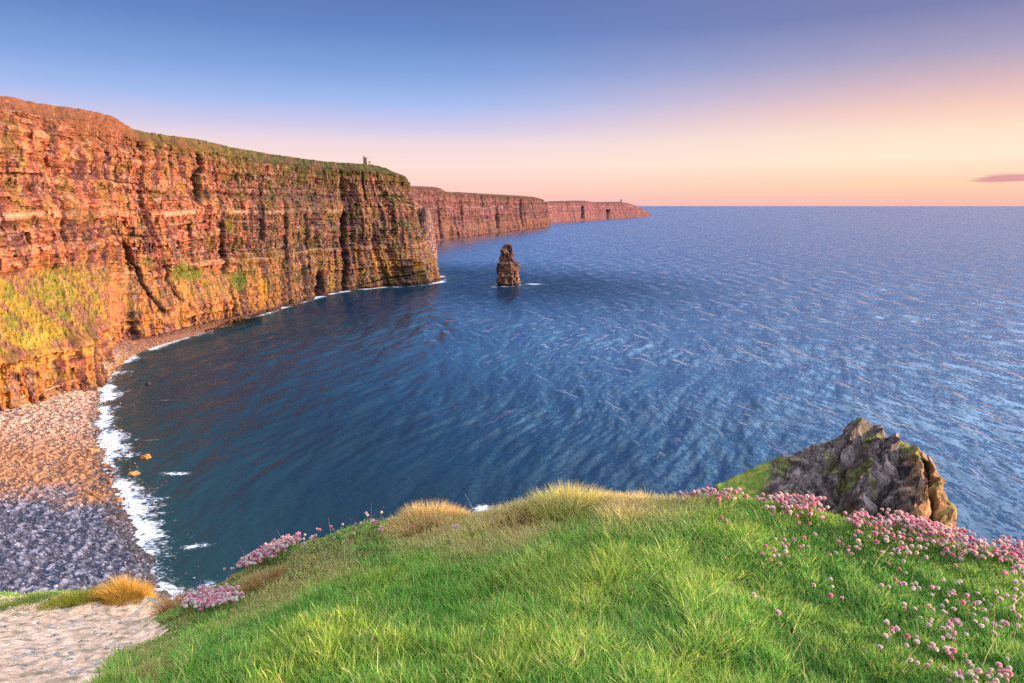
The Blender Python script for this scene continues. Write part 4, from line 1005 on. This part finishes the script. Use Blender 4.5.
# azimuth factor: x / horizontal length
hx = N(nt, 'ShaderNodeVectorMath', operation='MULTIPLY'); L(tc.outputs['Generated'], hx.inputs[0]); hx.inputs[1].default_value = (1, 1, 0)
nz = N(nt, 'ShaderNodeVectorMath', operation='NORMALIZE'); L(hx.outputs[0], nz.inputs[0]); sx = N(nt, 'ShaderNodeSeparateXYZ'); L(nz.outputs[0], sx.inputs[0])
az = N(nt, 'ShaderNodeMapRange', interpolation_type='SMOOTHSTEP'); L(sx.outputs['X'], az.inputs['Value']); az.inputs['From Min'].default_value = -.15; az.inputs['From Max'].default_value = .62
mxa = N(nt, 'ShaderNodeMix', data_type='RGBA'); L(az.outputs[0], mxa.inputs[0]); L(RA.outputs[0], mxa.inputs[6]); L(RB.outputs[0], mxa.inputs[7])
# thin cloud low at the right
cl = N(nt, 'ShaderNodeTexNoise', Scale=9, Detail=6); cm = N(nt, 'ShaderNodeMapping'); cm.inputs['Scale'].default_value = (1.5, 1.5, 16); L(tc.outputs['Generated'], cm.inputs['Vector']); L(cm.outputs[0], cl.inputs['Vector'])
dc = ray(1012, 178); dc = dc / np.linalg.norm(dc)
vs = N(nt, 'ShaderNodeVectorMath', operation='SUBTRACT'); L(tc.outputs['Generated'], vs.inputs[0]); vs.inputs[1].default_value = tuple(dc)
vm_ = N(nt, 'ShaderNodeVectorMath', operation='MULTIPLY'); L(vs.outputs[0], vm_.inputs[0]); vm_.inputs[1].default_value = (26, 26, 190)
vl = N(nt, 'ShaderNodeVectorMath', operation='LENGTH'); L(vm_.outputs[0], vl.inputs[0])
ca = N(nt, 'ShaderNodeMath', operation='MULTIPLY_ADD'); L(cl.outputs['Fac'], ca.inputs[0]); ca.inputs[1].default_value = 2.2; ca.inputs[2].default_value = -1.1
cs_ = N(nt, 'ShaderNodeMath', operation='ADD'); L(vl.outputs['Value'], cs_.inputs[0]); L(ca.outputs[0], cs_.inputs[1])
cmr = N(nt, 'ShaderNodeMapRange', interpolation_type='SMOOTHSTEP'); L(cs_.outputs[0], cmr.inputs['Value']); cmr.inputs['From Min'].default_value = .55; cmr.inputs['From Max'].default_value = 1.15; cmr.inputs['To Min'].default_value = .75; cmr.inputs['To Max'].default_value = 0
mxc = N(nt, 'ShaderNodeMix', data_type='RGBA'); L(cmr.outputs[0], mxc.inputs[0]); glow = N(nt, 'ShaderNodeMapRange', interpolation_type='SMOOTHSTEP'); L(sx.outputs['X'], glow.inputs['Value']); glow.inputs['From Min'].default_value = .62; glow.inputs['From Max'].default_value = 1; glow.inputs['To Min'].default_value = 1; glow.inputs['To Max'].default_value = 4.0
gs0 = N(nt, 'ShaderNodeVectorMath', operation='SCALE'); L(mxa.outputs[2], gs0.inputs[0]); L(glow.outputs[0], gs0.inputs['Scale']); L(gs0.outputs[0], mxc.inputs[6]); mxc.inputs[7].default_value = s2l((214, 140, 150))
sc1 = N(nt, 'ShaderNodeVectorMath', operation='SCALE'); L(mxc.outputs[2], sc1.inputs[0]); sc1.inputs['Scale'].default_value = 1 / 2 ** EXPO
sky = nt.nodes.new('ShaderNodeTexSky'); sky.sky_type = 'NISHITA'; sky.sun_disc = False; sky.sun_elevation = SUN_EL; sky.sun_rotation = SUN_AZ
sc2 = N(nt, 'ShaderNodeVectorMath', operation='SCALE'); L(sky.outputs[0], sc2.inputs[0]); sc2.inputs['Scale'].default_value = .12
upper_fill = N(nt, 'ShaderNodeVectorMath', operation='ADD'); L(sc2.outputs[0], upper_fill.inputs[0]); upper_fill.inputs[1].default_value = (.27, .28, .33)  # constant fill added to the unseen upper sky to brighten the scene
up = N(nt, 'ShaderNodeMapRange', interpolation_type='SMOOTHSTEP'); L(sep.outputs['Z'], up.inputs['Value']); up.inputs['From Min'].default_value = .34; up.inputs['From Max'].default_value = .62
mxs = N(nt, 'ShaderNodeMix', data_type='RGBA'); L(up.outputs[0], mxs.inputs[0]); L(sc1.outputs[0], mxs.inputs[6]); gv = N(nt, 'ShaderNodeMapRange', interpolation_type='SMOOTHSTEP'); L(sx.outputs['X'], gv.inputs['Value']); gv.inputs['From Min'].default_value = -.2; gv.inputs['From Max'].default_value = 1; gv.inputs['To Min'].default_value = .5; gv.inputs['To Max'].default_value = 3.2
vs2 = N(nt, 'ShaderNodeVectorMath', operation='SCALE'); L(upper_fill.outputs[0], vs2.inputs[0]); L(gv.outputs[0], vs2.inputs['Scale']); L(vs2.outputs[0], mxs.inputs[7])
L(mxs.outputs[2], bg.inputs['Color']); bg.inputs['Strength'].default_value = 1

sl = bpy.data.lights.new('sun', 'SUN'); sl.energy = 4.2; sl.angle = math.radians(.6); sl.color = (1, .68, .44)
so = bpy.data.objects.new('sun', sl); COL.objects.link(so)
sv = Vector((math.sin(SUN_AZ) * math.cos(SUN_EL), math.cos(SUN_AZ) * math.cos(SUN_EL), math.sin(SUN_EL)))
so.rotation_euler = sv.to_track_quat('Z', 'Y').to_euler(); so.location = (300, 0, 300)

cam = bpy.data.cameras.new('camera'); co = bpy.data.objects.new('camera', cam); COL.objects.link(co)
cam.sensor_width = 36; cam.lens = F / 1024 * 36; cam.clip_start = .05; cam.clip_end = 300000
co.location = (0, 0, H); co.rotation_euler = (math.pi / 2 - P, 0, 0); SC.camera = co

vs_ = SC.view_settings; vs_.view_transform = 'Standard'; vs_.look = 'None'; vs_.exposure = EXPO; vs_.gamma = 1; vs_.use_curve_mapping = False
SC.render.engine = 'CYCLES'; SC.cycles.use_denoising = False; SC.cycles.max_bounces = 6; SC.cycles.diffuse_bounces = 3; SC.cycles.glossy_bounces = 3; SC.cycles.transmission_bounces = 4
SC.cycles.sample_clamp_indirect = 6
